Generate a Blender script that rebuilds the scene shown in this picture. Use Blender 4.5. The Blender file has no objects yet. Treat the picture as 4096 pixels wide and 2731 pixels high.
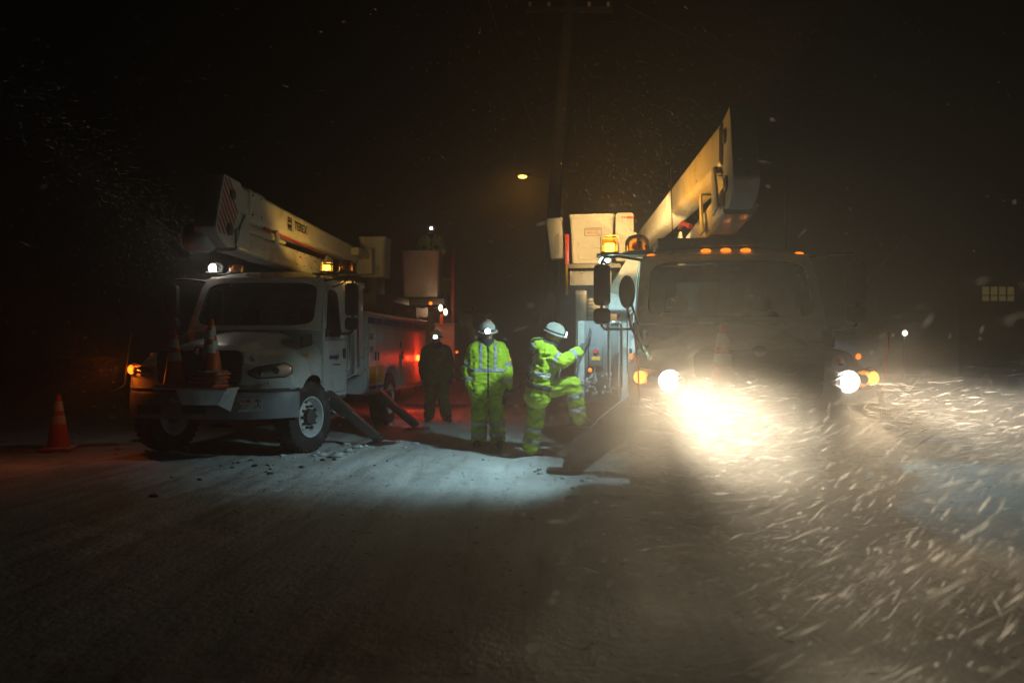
import bpy, bmesh, math, random
import numpy as np
from math import sin, cos, pi, radians, sqrt
from mathutils import Vector, Matrix, noise

S = bpy.context.scene
COL = S.collection
random.seed(7)
rng = np.random.default_rng(11)

# ------------------------------------------------------------------ camera
CAM_H = 1.45
cd = bpy.data.cameras.new('camera')
cam = bpy.data.objects.new('camera', cd)
COL.objects.link(cam)
cam.location = (0, 0, CAM_H)
cam.rotation_euler = (radians(90), 0, 0)
cd.sensor_width = 36
cd.lens = 28
cd.shift_y = 0.0084
cd.clip_start = 0.05
cd.clip_end = 600
cd.dof.use_dof = True
cd.dof.focus_distance = 10.5
cd.dof.aperture_fstop = 1.4
S.camera = cam

# ------------------------------------------------------------------ night sky
W = bpy.data.worlds.new('World')
S.world = W
W.use_nodes = True
wn = W.node_tree
bg = wn.nodes['Background']
sk = wn.nodes.new('ShaderNodeTexSky')
sk.sky_type = 'NISHITA'
sk.sun_disc = False
sk.sun_elevation = radians(-9)
wn.links.new(sk.outputs['Color'], bg.inputs['Color'])
bg.inputs['Strength'].default_value = 0.01

S.view_settings.view_transform = 'Standard'
S.view_settings.look = 'None'
S.view_settings.exposure = -0.6
S.view_settings.gamma = 1
S.view_settings.use_curve_mapping = False
C = S.cycles
C.use_denoising = True
C.max_bounces = 5
C.diffuse_bounces = 1
C.glossy_bounces = 3
C.transmission_bounces = 4
C.transparent_max_bounces = 12
C.volume_bounces = 0
C.sample_clamp_direct = 12
C.sample_clamp_indirect = 4
C.caustics_reflective = False
C.caustics_refractive = False
C.volume_max_steps = 128
C.volume_step_rate = 1.0

# lamp strengths (watts)
P_WORK = 450
P_HEAD = 640
PLUME = 1.0
P_BEACON = 130
P_STROBE = 11
P_RAY = 130

# ------------------------------------------------------------------ materials
MATS = {}

def mat(name, col, rough=.5, metal=0., var=.12, scale=6., bump=0., bscale=40., coat=0., emis=None, estr=0., spec=.5, grime=None, gscale=2.5, snow=0.):
    if name in MATS:
        return MATS[name]
    m = bpy.data.materials.new(name)
    m.use_nodes = True
    nt = m.node_tree
    N, L = nt.nodes, nt.links
    b = N['Principled BSDF']
    b.inputs['Roughness'].default_value = rough
    b.inputs['Metallic'].default_value = metal
    b.inputs['Specular IOR Level'].default_value = spec
    b.inputs['Coat Weight'].default_value = coat
    tc = N.new('ShaderNodeTexCoord')
    nz = N.new('ShaderNodeTexNoise')
    nz.inputs['Scale'].default_value = scale
    nz.inputs['Detail'].default_value = 6
    L.new(tc.outputs['Object'], nz.inputs['Vector'])
    rp = N.new('ShaderNodeValToRGB')
    c0 = [c * (1 - var) for c in col]
    c1 = [min(1, c * (1 + var)) for c in col]
    rp.color_ramp.elements[0].position = .3
    rp.color_ramp.elements[1].position = .7
    rp.color_ramp.elements[0].color = (*c0, 1)
    rp.color_ramp.elements[1].color = (*c1, 1)
    L.new(nz.outputs['Fac'], rp.inputs['Fac'])
    out = rp.outputs['Color']
    if grime:
        n2 = N.new('ShaderNodeTexNoise')
        n2.inputs['Scale'].default_value = gscale
        n2.inputs['Detail'].default_value = 9
        n2.inputs['Roughness'].default_value = .7
        L.new(tc.outputs['Object'], n2.inputs['Vector'])
        r2 = N.new('ShaderNodeValToRGB')
        r2.color_ramp.elements[0].position = .5
        r2.color_ramp.elements[1].position = .78
        r2.color_ramp.elements[0].color = (0, 0, 0, 1)
        r2.color_ramp.elements[1].color = (.75, .75, .75, 1)
        L.new(n2.outputs['Fac'], r2.inputs['Fac'])
        mx = N.new('ShaderNodeMix')
        mx.data_type = 'RGBA'
        L.new(r2.outputs['Color'], mx.inputs['Factor'])
        L.new(out, mx.inputs['A'])
        mx.inputs['B'].default_value = (*grime, 1)
        out = mx.outputs['Result']
    if snow:
        ge = N.new('ShaderNodeNewGeometry')
        sp = N.new('ShaderNodeSeparateXYZ')
        L.new(ge.outputs['Normal'], sp.inputs[0])
        n4 = N.new('ShaderNodeTexNoise')
        n4.inputs['Scale'].default_value = 7
        n4.inputs['Detail'].default_value = 8
        n4.inputs['Roughness'].default_value = .75
        L.new(tc.outputs['Object'], n4.inputs['Vector'])
        ma = N.new('ShaderNodeMath')
        ma.operation = 'MULTIPLY_ADD'
        L.new(n4.outputs['Fac'], ma.inputs[0])
        ma.inputs[1].default_value = 1.5
        L.new(sp.outputs['Z'], ma.inputs[2])
        ms = N.new('ShaderNodeMapRange')
        ms.inputs['From Min'].default_value = 1.42
        ms.inputs['From Max'].default_value = 1.75
        ms.inputs['To Max'].default_value = snow
        L.new(ma.outputs[0], ms.inputs['Value'])
        mx2 = N.new('ShaderNodeMix')
        mx2.data_type = 'RGBA'
        L.new(ms.outputs['Result'], mx2.inputs['Factor'])
        L.new(out, mx2.inputs['A'])
        mx2.inputs['B'].default_value = (.78, .80, .82, 1)
        out = mx2.outputs['Result']
    L.new(out, b.inputs['Base Color'])
    rr = N.new('ShaderNodeMapRange')
    rr.inputs['To Min'].default_value = max(.02, rough - .1)
    rr.inputs['To Max'].default_value = min(1, rough + .12)
    L.new(nz.outputs['Fac'], rr.inputs['Value'])
    L.new(rr.outputs['Result'], b.inputs['Roughness'])
    if bump:
        n3 = N.new('ShaderNodeTexNoise')
        n3.inputs['Scale'].default_value = bscale
        n3.inputs['Detail'].default_value = 5
        L.new(tc.outputs['Object'], n3.inputs['Vector'])
        bp = N.new('ShaderNodeBump')
        bp.inputs['Strength'].default_value = bump
        bp.inputs['Distance'].default_value = .02
        L.new(n3.outputs['Fac'], bp.inputs['Height'])
        L.new(bp.outputs['Normal'], b.inputs['Normal'])
    if emis:
        b.inputs['Emission Color'].default_value = (*emis, 1)
        b.inputs['Emission Strength'].default_value = estr
    MATS[name] = m
    return m

def glassmat(name, tint, refl=.06, rough=.03):
    if name in MATS:
        return MATS[name]
    m = bpy.data.materials.new(name)
    m.use_nodes = True
    nt = m.node_tree
    N, L = nt.nodes, nt.links
    N.remove(N['Principled BSDF'])
    o = N['Material Output']
    tr = N.new('ShaderNodeBsdfTransparent')
    tr.inputs['Color'].default_value = (*tint, 1)
    gl = N.new('ShaderNodeBsdfGlossy')
    nz = N.new('ShaderNodeTexNoise')
    nz.inputs['Scale'].default_value = 9
    mr = N.new('ShaderNodeMapRange')
    mr.inputs['To Min'].default_value = rough
    mr.inputs['To Max'].default_value = rough + .15
    L.new(nz.outputs['Fac'], mr.inputs['Value'])
    L.new(mr.outputs['Result'], gl.inputs['Roughness'])
    fr = N.new('ShaderNodeFresnel')
    fr.inputs['IOR'].default_value = 1.45
    ad = N.new('ShaderNodeMath')
    ad.operation = 'ADD'
    ad.use_clamp = True
    ad.inputs[1].default_value = refl
    L.new(fr.outputs['Fac'], ad.inputs[0])
    mx = N.new('ShaderNodeMixShader')
    L.new(ad.outputs[0], mx.inputs['Fac'])
    L.new(tr.outputs[0], mx.inputs[1])
    L.new(gl.outputs[0], mx.inputs[2])
    L.new(mx.outputs[0], o.inputs['Surface'])
    MATS[name] = m
    return m

def glow(name, col, strength):
    return mat(name, [min(.9, c * .8) for c in col], .3, emis=col, estr=strength, var=.05)

M_WHITE = mat('truck_white_paint', (.66, .66, .64), .32, coat=.4, var=.05, grime=(.20, .19, .17), gscale=2.1, snow=.85)
M_WHITE2 = mat('boom_white_fibreglass', (.60, .59, .55), .38, coat=.2, var=.06, grime=(.22, .2, .16), gscale=3., snow=.8)
M_GREY = mat('bumper_grey', (.20, .205, .22), .45, var=.08, grime=(.09, .09, .088), gscale=4, snow=.85)
M_BLACK = mat('black_plastic', (.018, .018, .019), .45, bump=.05, snow=.7)
M_RUBBER = mat('tyre_rubber', (.016, .016, .016), .8, bump=.2, grime=(.16, .16, .16), gscale=5)
M_CHROME = mat('chrome', (.75, .76, .78), .12, metal=1, var=.03)
M_ALU = mat('tread_aluminium', (.55, .55, .56), .3, metal=.9, bump=.6, bscale=60)
M_STEEL = mat('dark_steel', (.09, .09, .092), .5, metal=.5, bump=.1, grime=(.04, .035, .03))
M_RED = mat('red_paint', (.48, .025, .02), .4)
M_DRED = mat('red_stripe_film', (.42, .03, .03), .4)
M_BLUE = mat('blue_film', (.025, .045, .22), .4)
M_YEL = mat('yellow_film', (.62, .33, .03), .5)
M_INK = mat('dark_lettering', (.02, .02, .025), .5)
M_BLUEINK = mat('blue_lettering', (.02, .03, .20), .5)
M_ORINK = mat('orange_lettering', (.75, .2, .02), .5)
M_REDINK = mat('red_lettering', (.55, .03, .02), .5)
M_LABEL = mat('white_sticker', (.75, .75, .73), .5)
M_SEAT = mat('seat_cloth', (.05, .05, .055), .9, bump=.2)
M_INTER = mat('cab_trim', (.11, .105, .10), .75, bump=.1)
M_ORANGE = mat('cone_orange', (.72, .10, .015), .45, var=.1, grime=(.2, .07, .03), gscale=11, snow=.9)
M_REFL = mat('white_reflective_band', (.72, .72, .7), .35, spec=.8, grime=(.35, .34, .32), gscale=9)
M_WOOD = mat('pole_wood', (.04, .03, .022), .85, bump=.5, bscale=18, grime=(.02, .016, .013))
M_SNOWCAP = mat('settled_snow', (.82, .84, .86), .75, bump=.5, bscale=30, var=.04)
M_GLASS = glassmat('window_glass', (.38, .42, .42), .0)
M_LENS = glassmat('clear_lens', (.85, .87, .88), .10)
M_AMBERGL = glassmat('amber_dome', (1.0, .70, .22), .06, .08)
M_AMBER = mat('amber_lens', (.75, .26, .02), .2, coat=.5)
M_REDL = mat('red_lens', (.4, .015, .01), .2, coat=.5)
M_HIVIS = mat('hi_vis_cloth', (.38, .55, .016), .82, bump=.25, bscale=30, var=.2, scale=8, grime=(.16, .20, .03), gscale=7)
M_HIVIS2 = mat('hi_vis_trousers', (.35, .50, .016), .85, bump=.25, bscale=30, var=.22, scale=8, grime=(.14, .17, .03), gscale=6)
M_TAPE = mat('silver_tape', (.40, .41, .44), .35, metal=.25, var=.12, scale=30)
M_GLOVE = mat('dark_gloves', (.03, .028, .027), .8, bump=.2)
M_BOOT = mat('dark_boots', (.035, .025, .018), .7, bump=.2)
M_SKIN = mat('skin', (.42, .25, .18), .5)
M_DARKC = mat('dark_cloth', (.03, .03, .035), .9, bump=.2)
M_STRAP = mat('black_webbing', (.02, .02, .022), .8)
M_HELMET = mat('white_helmet', (.68, .68, .62), .35, grime=(.35, .33, .28), gscale=6)
G_WHITE = glow('headlight_glow', (1.0, .90, .74), 12)
G_COOL = glow('worklight_glow', (.72, 1.0, .86), 9)
G_AMB = glow('amber_glow', (1.0, .20, .006), 2.8)
G_AMB2 = glow('amber_bright', (1.0, .62, .12), 34)
G_TURN = glow('turn_signal_glow', (1.0, .32, .03), 6)
G_TURN2 = glow('deep_orange_glow', (1.0, .15, .008), 6)
G_STROBE = glow('strobe_glow', (1.0, .95, .85), 14)
G_RED = glow('tail_glow', (1.0, .05, .015), 5)
G_LED = glow('headlamp_led', (.80, .86, 1.0), 20)
G_SOD = glow('sodium_glow', (1.0, .55, .10), 10)
G_WIN = glow('dim_lit_pane', (1.0, .72, .25), .11)
G_WIN2 = glow('bright_lit_pane', (1.0, .85, .35), 1.2)
G_PORCH = glow('porch_glow', (1.0, .9, .68), 7)
G_CABIN = glow('warm_worklamp', (1.0, .78, .48), 8)

# ------------------------------------------------------------------ mesh helpers
class MB:
    def __init__(s):
        s.v, s.f, s.m = [], [], []
        s.cur = 0
        s.T = None
    def add(s, vs, fs):
        b = len(s.v)
        if s.T is not None:
            vs = [s.T @ Vector(p) for p in vs]
        s.v += [tuple(p) for p in vs]
        for f in fs:
            s.f.append([b + i for i in f])
            s.m.append(s.cur)
        return s
    def box(s, c, d, rot=None):
        hx, hy, hz = d[0] / 2, d[1] / 2, d[2] / 2
        p = [Vector((x, y, z)) for x in (-hx, hx) for y in (-hy, hy) for z in (-hz, hz)]
        if rot is not None:
            p = [rot @ q for q in p]
        p = [q + Vector(c) for q in p]
        return s.add(p, [(0, 1, 3, 2), (4, 6, 7, 5), (0, 4, 5, 1), (2, 3, 7, 6), (0, 2, 6, 4), (1, 5, 7, 3)])
    def bb(s, x0, x1, y0, y1, z0, z1):
        return s.box(((x0 + x1) / 2, (y0 + y1) / 2, (z0 + z1) / 2), (abs(x1 - x0), abs(y1 - y0), abs(z1 - z0)))
    def loft(s, secs, closed=True, caps=True, loop=False):
        n = len(secs[0])
        vs = [p for q in secs for p in q]
        fs = []
        k = len(secs)
        for i in range(k if loop else k - 1):
            a, b = i * n, ((i + 1) % k) * n
            for j in range(n if closed else n - 1):
                j2 = (j + 1) % n
                fs.append((a + j, a + j2, b + j2, b + j))
        if caps and not loop:
            fs.append(tuple(range(n))[::-1])
            fs.append(tuple((k - 1) * n + j for j in range(n)))
        return s.add(vs, fs)
    def tube(s, pts, r, n=8, caps=True, r2=None):
        pts = [Vector(p) for p in pts]
        secs = []
        up = None
        for i, p in enumerate(pts):
            d = (pts[min(i + 1, len(pts) - 1)] - pts[max(i - 1, 0)]).normalized()
            if up is None:
                up = Vector((0, 0, 1)) if abs(d.z) < .9 else Vector((1, 0, 0))
            a = d.cross(up).normalized()
            b = a.cross(d).normalized()
            up = b
            rr = r if r2 is None else r + (r2 - r) * i / (len(pts) - 1)
            if isinstance(rr, (list, tuple)):
                pass
            secs.append([p + a * (rr * cos(2 * pi * k / n)) + b * (rr * sin(2 * pi * k / n)) for k in range(n)])
        return s.loft(secs, True, caps)
    def lathe(s, prof, o, ax=(0, 0, 1), n=24, caps=True):
        ax = Vector(ax).normalized()
        a = ax.orthogonal().normalized()
        b = ax.cross(a)
        o = Vector(o)
        secs = [[o + ax * h + a * (r * cos(2 * pi * k / n)) + b * (r * sin(2 * pi * k / n)) for k in range(n)] for r, h in prof]
        return s.loft(secs, True, caps)
    def prism(s, poly, fn, a, b):
        return s.loft([[fn(u, v, a) for u, v in poly], [fn(u, v, b) for u, v in poly]], True, True)
    def ell(s, c, r, n=14, m=9, R=None):
        c = Vector(c)
        vs, fs = [], []
        for i in range(m + 1):
            t = pi * i / m
            for k in range(n):
                q = Vector((r[0] * sin(t) * cos(2 * pi * k / n), r[1] * sin(t) * sin(2 * pi * k / n), r[2] * cos(t)))
                if R is not None:
                    q = R @ q
                vs.append(c + q)
        for i in range(m):
            for k in range(n):
                fs.append((i * n + k, (i + 1) * n + k, (i + 1) * n + (k + 1) % n, i * n + (k + 1) % n))
        return s.add(vs, fs)
    def caps(s, a, b, r0, r1, n=12):
        a, b = Vector(a), Vector(b)
        d = b - a
        L_ = d.length
        if L_ < 1e-6:
            return s.ell(a, (r0, r0, r0), n)
        ax = d / L_
        pr = []
        for i in range(5):
            t = pi / 2 * i / 4
            pr.append((max(.0008, r0 * sin(t)), -r0 * cos(t)))
        for i in range(5):
            t = pi / 2 * i / 4
            pr.append((max(.0008, r1 * cos(t)), L_ + r1 * sin(t)))
        return s.lathe(pr, a, ax, n)
    def build(s, name, mats, parent=None, bevel=0., seg=2, sharp=35, smooth=True, solid=0., loc=None, link=True):
        me = bpy.data.meshes.new(name)
        me.from_pydata(s.v, [], s.f)
        if not isinstance(mats, (list, tuple)):
            mats = [mats]
        for m in mats:
            me.materials.append(m)
        if len(mats) > 1:
            me.polygons.foreach_set('material_index', s.m)
        bm = bmesh.new()
        bm.from_mesh(me)
        bmesh.ops.remove_doubles(bm, verts=bm.verts, dist=1e-5)
        bmesh.ops.dissolve_degenerate(bm, edges=bm.edges, dist=1e-6)
        if solid:
            bmesh.ops.recalc_face_normals(bm, faces=bm.faces)
            bmesh.ops.solidify(bm, geom=bm.faces[:], thickness=solid)
        bmesh.ops.recalc_face_normals(bm, faces=bm.faces)
        if bevel:
            ed = [e for e in bm.edges if len(e.link_faces) == 2 and e.calc_face_angle(0) > radians(sharp)]
            if ed:
                bmesh.ops.bevel(bm, geom=ed, offset=bevel, segments=seg, profile=.6, affect='EDGES', clamp_overlap=True)
        lim = radians(38)
        for f in bm.faces:
            f.smooth = smooth
        for e in bm.edges:
            if len(e.link_faces) == 2 and e.calc_face_angle(0) > lim:
                e.smooth = False
        bm.to_mesh(me)
        bm.free()
        o = bpy.data.objects.new(name, me)
        if link:
            COL.objects.link(o)
        if parent is not None:
            o.parent = parent
        if loc is not None:
            o.location = loc
        return o

def tag(o, label=None, cat=None, group=None, kind=None):
    if label: o['label'] = label
    if cat: o['category'] = cat
    if group: o['group'] = group
    if kind: o['kind'] = kind
    return o

def empty(name, loc, rz=0., label=None, cat=None, group=None):
    o = bpy.data.objects.new(name, None)
    o.empty_display_size = .2
    COL.objects.link(o)
    o.location = loc
    o.rotation_euler = (0, 0, rz)
    return tag(o, label, cat, group)

def inst(src, parent, loc=None, rot=None):
    c = src.copy()
    COL.objects.link(c)
    c.parent = parent
    if loc is not None: c.location = loc
    if rot is not None: c.rotation_euler = rot
    for ch in list(src.children):
        inst(ch, c)
    return c

def lamp(name, kind, loc, col, power, parent=None, aim=None, size=.03, spot=60, blend=.4):
    l = bpy.data.lights.new(name, kind)
    l.color = col
    l.energy = power
    l.shadow_soft_size = size
    if kind == 'SPOT':
        l.spot_size = radians(spot)
        l.spot_blend = blend
    o = bpy.data.objects.new(name, l)
    COL.objects.link(o)
    o.location = loc
    if aim is not None:
        o.rotation_euler = Vector(aim).to_track_quat('-Z', 'Y').to_euler()
    if parent is not None:
        o.parent = parent
    return o

SIDE_R = Matrix(((0, 0, 1), (1, 0, 0), (0, 1, 0)))      # text facing +x
SIDE_L = Matrix(((0, 0, -1), (-1, 0, 0), (0, 1, 0)))    # text facing -x
FRONT = Matrix(((1, 0, 0), (0, 0, -1), (0, 1, 0)))      # text facing -y

def text(body, size, m, parent, loc, R, name='lettering', ext=.002, sx=1., bold=0., align='CENTER', post=None):
    cu = bpy.data.curves.new('letters', 'FONT')
    cu.body = body
    cu.size = size
    cu.extrude = ext
    cu.offset = bold
    cu.align_x = align
    cu.align_y = 'CENTER'
    cu.resolution_u = 3
    t = bpy.data.objects.new('letters', cu)
    COL.objects.link(t)
    dg = bpy.context.evaluated_depsgraph_get()
    dg.update()
    me = bpy.data.meshes.new_from_object(t.evaluated_get(dg))
    bpy.data.objects.remove(t)
    bpy.data.curves.remove(cu)
    me.name = name
    me.materials.clear()
    me.materials.append(m)
    T = R.to_4x4() @ Matrix.Diagonal((sx, 1, 1, 1))
    if post is not None:
        T = post.to_4x4() @ T
    me.transform(T)
    o = bpy.data.objects.new(name, me)
    COL.objects.link(o)
    o.parent = parent
    o.location = loc
    return o

def rrect(w, h, r, n=4):
    pts = []
    for cx, cy, a0 in ((w / 2 - r, h / 2 - r, 0), (-w / 2 + r, h / 2 - r, 90), (-w / 2 + r, -h / 2 + r, 180), (w / 2 - r, -h / 2 + r, 270)):
        for k in range(n + 1):
            a = radians(a0 + 90 * k / n)
            pts.append((cx + r * cos(a), cy + r * sin(a)))
    return pts

def sm(a, b, x):
    t = min(1, max(0, (x - a) / (b - a)))
    return t * t * (3 - 2 * t)

# ------------------------------------------------------------------ ground
def axis_pts(spec):
    out = []
    for a, b, n in spec:
        out += list(np.linspace(a, b, n, endpoint=False))
    out.append(spec[-1][1])
    return np.array(out)

def ground_z(x, y):
    u = x * .994 - y * .111            # across the lane
    v = y * .994 + x * .111
    z = .035 * noise.noise(Vector((x * .22, y * .22, 1.3)))
    z += .03 * noise.noise(Vector((u * 1.7, v * .22, 4.1))) + .020 * noise.noise(Vector((u * 4.6, v * .5, 9.)))
    r = .02 * noise.noise(Vector((x * 3.1, y * 3.1, 2.))) + .012 * noise.noise(Vector((x * 8., y * 8., 6.)))
    z += r * (.25 + .75 * sm(-.1, .35, noise.noise(Vector((x * .5, y * .5, 8.))))) 
    near = sm(.15, 1.2, min(abs(x - (-2.75)), abs(x - 1.4)))
    return z * .9 - .005

xs = axis_pts([(-150, -30, 14), (-30, -10, 30), (-10, -3, 110), (-3, 5, 190), (5, 10, 70), (10, 30, 30), (30, 150, 14)])
ys = axis_pts([(-25, 1, 10), (1, 3, 30), (3, 14, 230), (14, 24, 90), (24, 45, 40), (45, 165, 20)])
gv, gf = [], []
for y in ys:
    for x in xs:
        gv.append((x, y, ground_z(x, y)))
nx = len(xs)
for j in range(len(ys) - 1):
    for i in range(nx - 1):
        gf.append((j * nx + i, j * nx + i + 1, (j + 1) * nx + i + 1, (j + 1) * nx + i))
gm = bpy.data.meshes.new('ground')
gm.from_pydata(gv, [], gf)
gm.polygons.foreach_set('use_smooth', [True] * len(gf))
ground = bpy.data.objects.new('ground', gm)
COL.objects.link(ground)
tag(ground, kind='structure')

def ground_material():
    m = bpy.data.materials.new('packed_snow')
    m.use_nodes = True
    nt = m.node_tree
    N, L = nt.nodes, nt.links
    b = N['Principled BSDF']
    b.inputs['Roughness'].default_value = .7
    tc = N.new('ShaderNodeTexCoord')
    mp = N.new('ShaderNodeMapping')
    mp.inputs['Rotation'].default_value = (0, 0, radians(6.4))
    mp.inputs['Scale'].default_value = (1, .16, 1)
    L.new(tc.outputs['Object'], mp.inputs['Vector'])
    def nz(vec, sc, det=6, ro=.6):
        n = N.new('ShaderNodeTexNoise')
        n.inputs['Scale'].default_value = sc
        n.inputs['Detail'].default_value = det
        n.inputs['Roughness'].default_value = ro
        L.new(vec, n.inputs['Vector'])
        return n.outputs['Fac']
    def ramp(v, p0, p1, c0, c1):
        r = N.new('ShaderNodeValToRGB')
        r.color_ramp.elements[0].position = p0
        r.color_ramp.elements[1].position = p1
        r.color_ramp.elements[0].color = (*c0, 1)
        r.color_ramp.elements[1].color = (*c1, 1)
        L.new(v, r.inputs['Fac'])
        return r.outputs['Color']
    def mix(f, a, bb):
        x = N.new('ShaderNodeMix')
        x.data_type = 'RGBA'
        L.new(f, x.inputs['Factor'])
        L.new(a, x.inputs['A'])
        if isinstance(bb, tuple):
            x.inputs['B'].default_value = (*bb, 1)
        else:
            L.new(bb, x.inputs['B'])
        return x.outputs['Result']
    base = ramp(nz(tc.outputs['Object'], .8), .3, .7, (.50, .49, .47), (.72, .73, .73))
    tr = ramp(nz(mp.outputs['Vector'], 3.2, 8, .65), .5, .68, (0, 0, 0), (.6, .6, .6))
    c = mix(tr, base, (.27, .25, .22))
    sp = ramp(nz(tc.outputs['Object'], 9, 4, .55), .64, .72, (0, 0, 0), (.9, .9, .9))
    c = mix(sp, c, (.10, .085, .07))
    L.new(c, b.inputs['Base Color'])
    bp = N.new('ShaderNodeBump')
    bp.inputs['Strength'].default_value = .5
    bp.inputs['Distance'].default_value = .03
    ad = N.new('ShaderNodeMath')
    ad.operation = 'ADD'
    L.new(nz(tc.outputs['Object'], 22, 6), ad.inputs[0])
    L.new(nz(mp.outputs['Vector'], 7, 6), ad.inputs[1])
    L.new(ad.outputs[0], bp.inputs['Height'])
    L.new(bp.outputs['Normal'], b.inputs['Normal'])
    return m
gm.materials.append(ground_material())
M_SNOWB = gm.materials[0]

# ------------------------------------------------------------------ haze
hb = MB().bb(-155, 155, -27, 170, -1.2, 11.6)
haze = hb.build('haze', [], smooth=False)
tag(haze, kind='stuff')
def vol_mat(name, dens, col, g):
    m = bpy.data.materials.new(name)
    m.use_nodes = True
    nt = m.node_tree
    nt.nodes.remove(nt.nodes['Principled BSDF'])
    v = nt.nodes.new('ShaderNodeVolumePrincipled')
    v.inputs['Color'].default_value = (*col, 1)
    v.inputs['Density'].default_value = dens
    v.inputs['Anisotropy'].default_value = g
    nt.links.new(v.outputs[0], nt.nodes['Material Output'].inputs['Volume'])
    return m, v
hm, _ = vol_mat('snowy_air', .0125, (.95, .95, .95), .70)
haze.data.materials.append(hm)

G_TAIL = glow('bright_tail_glow', (1.0, .10, .015), 16)
# ------------------------------------------------------------------ bucket trucks
YAW = radians(-6.4)

def wheel_master(steer=True):
    n = 40
    t = MB()
    R, w = .50, .14
    t.lathe([(.285, -w), (.36, -w - .012), (.44, -w - .012), (.485, -w + .005), (R, -w + .04), (R, w - .04), (.485, w - .005), (.44, w + .012), (.36, w + .012), (.285, w)], (0, 0, 0), (1, 0, 0), n, caps=False)
    # tread lugs round the shoulder
    for k in range(36):
        a = 2 * pi * k / 36
        Rm = Matrix.Rotation(a, 3, 'X')
        for sx in (-1, 1):
            t.box(Rm @ Vector((sx * .098, 0, R + .002)), (.07, .05, .018), Rm)
    wh = t.build('wheel', M_RUBBER, None)
    r = MB()
    r.lathe([(.285, .13), (.292, .145), (.275, .145), (.262, .10), (.245, .02), (.215, .045), (.17, .085), (.135, .09), (.12, .088), (.12, -.1), (.285, -.13)], (0, 0, 0), (1, 0, 0), n, caps=False)
    rim = r.build('rim', M_WHITE, wh)
    h = MB()
    h.lathe([(.118, .0), (.118, .125), (.105, .15), (.075, .158), (.001, .16)], (0, 0, 0), (1, 0, 0), 20)
    h.build('hub', M_STEEL, wh)
    for k in range(5):
        a = 2 * pi * (k + .3) / 5
        hh = MB()
        hh.lathe([(.034, 0), (.034, .006), (.001, .006)], (.058, .205 * cos(a), .205 * sin(a)), (1, 0, 0), 10)
        hh.build('hand_hole', M_BLACK, wh)
    lm = None
    for k in range(10):
        a = 2 * pi * k / 10
        if lm is None:
            q = MB()
            q.lathe([(.022, 0), (.022, .03), (.014, .05), (.001, .052)], (0, 0, 0), (1, 0, 0), 6)
            lm = q.build('lug_nut', M_STEEL, wh, loc=(.085, .155 * cos(a), .155 * sin(a)))
        else:
            c = lm.copy()
            COL.objects.link(c)
            c.location = (.085, .155 * cos(a), .155 * sin(a))
    return wh

WHEEL = [None]

def add_wheel(root, loc, rz):
    if WHEEL[0] is None:
        w = wheel_master()
        WHEEL[0] = w
        w.parent = root
        w.location = loc
        w.rotation_euler = (0, 0, rz)
        return w
    return inst(WHEEL[0], root, loc, (0, 0, rz))

def yfront(x):
    ax = abs(x)
    return -1.0 + (.30 * ((ax - .5) / .65) ** 2 if ax > .5 else 0)

XS = [0, .2, .4, .52, .60, .66, .78, .92, 1.04, 1.12, 1.165, 1.175]

def hood_point(i, t):
    x = XS[i]
    zc = 1.47 + .27 * t ** .8
    zf = 1.29 + .17 * sm(0, .45, t) + .10 * sm(.6, 1, t)
    yr = .50 + .14 * min(1, x / 1.05) ** 2
    y = yfront(x) + (yr - yfront(x)) * t
    if i >= 8:
        x *= 1 - .085 * sm(.28, .62, y)
    zl = .5 + sqrt(max(0, .60 ** 2 - y * y)) if abs(y) < .60 else .5
    zl = max(zl, .93 if y < 0 else .70)
    dz = [0, -.004, -.02, -.05, -.10]
    nose = -.06 * (1 - sm(0, .18, t))
    if i <= 4:
        z = zc + dz[i]
        if i == 4:
            z = zc - .10 - .03 * (1 - t)
    else:
        z = [zf + .035, zf + .004, zf, zf - .03, zf - .10, zf - .20, zl][i - 5]
        z = max(z, zl) if i < 11 else zl
    return Vector((x, y, z + (nose if i < 9 else nose * .4 if i < 11 else 0)))

def panel_hole(outer, inner, mb):
    n = len(outer)
    mb.add(list(outer) + list(inner), [(i, (i + 1) % n, n + (i + 1) % n, n + i) for i in range(n)])

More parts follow.
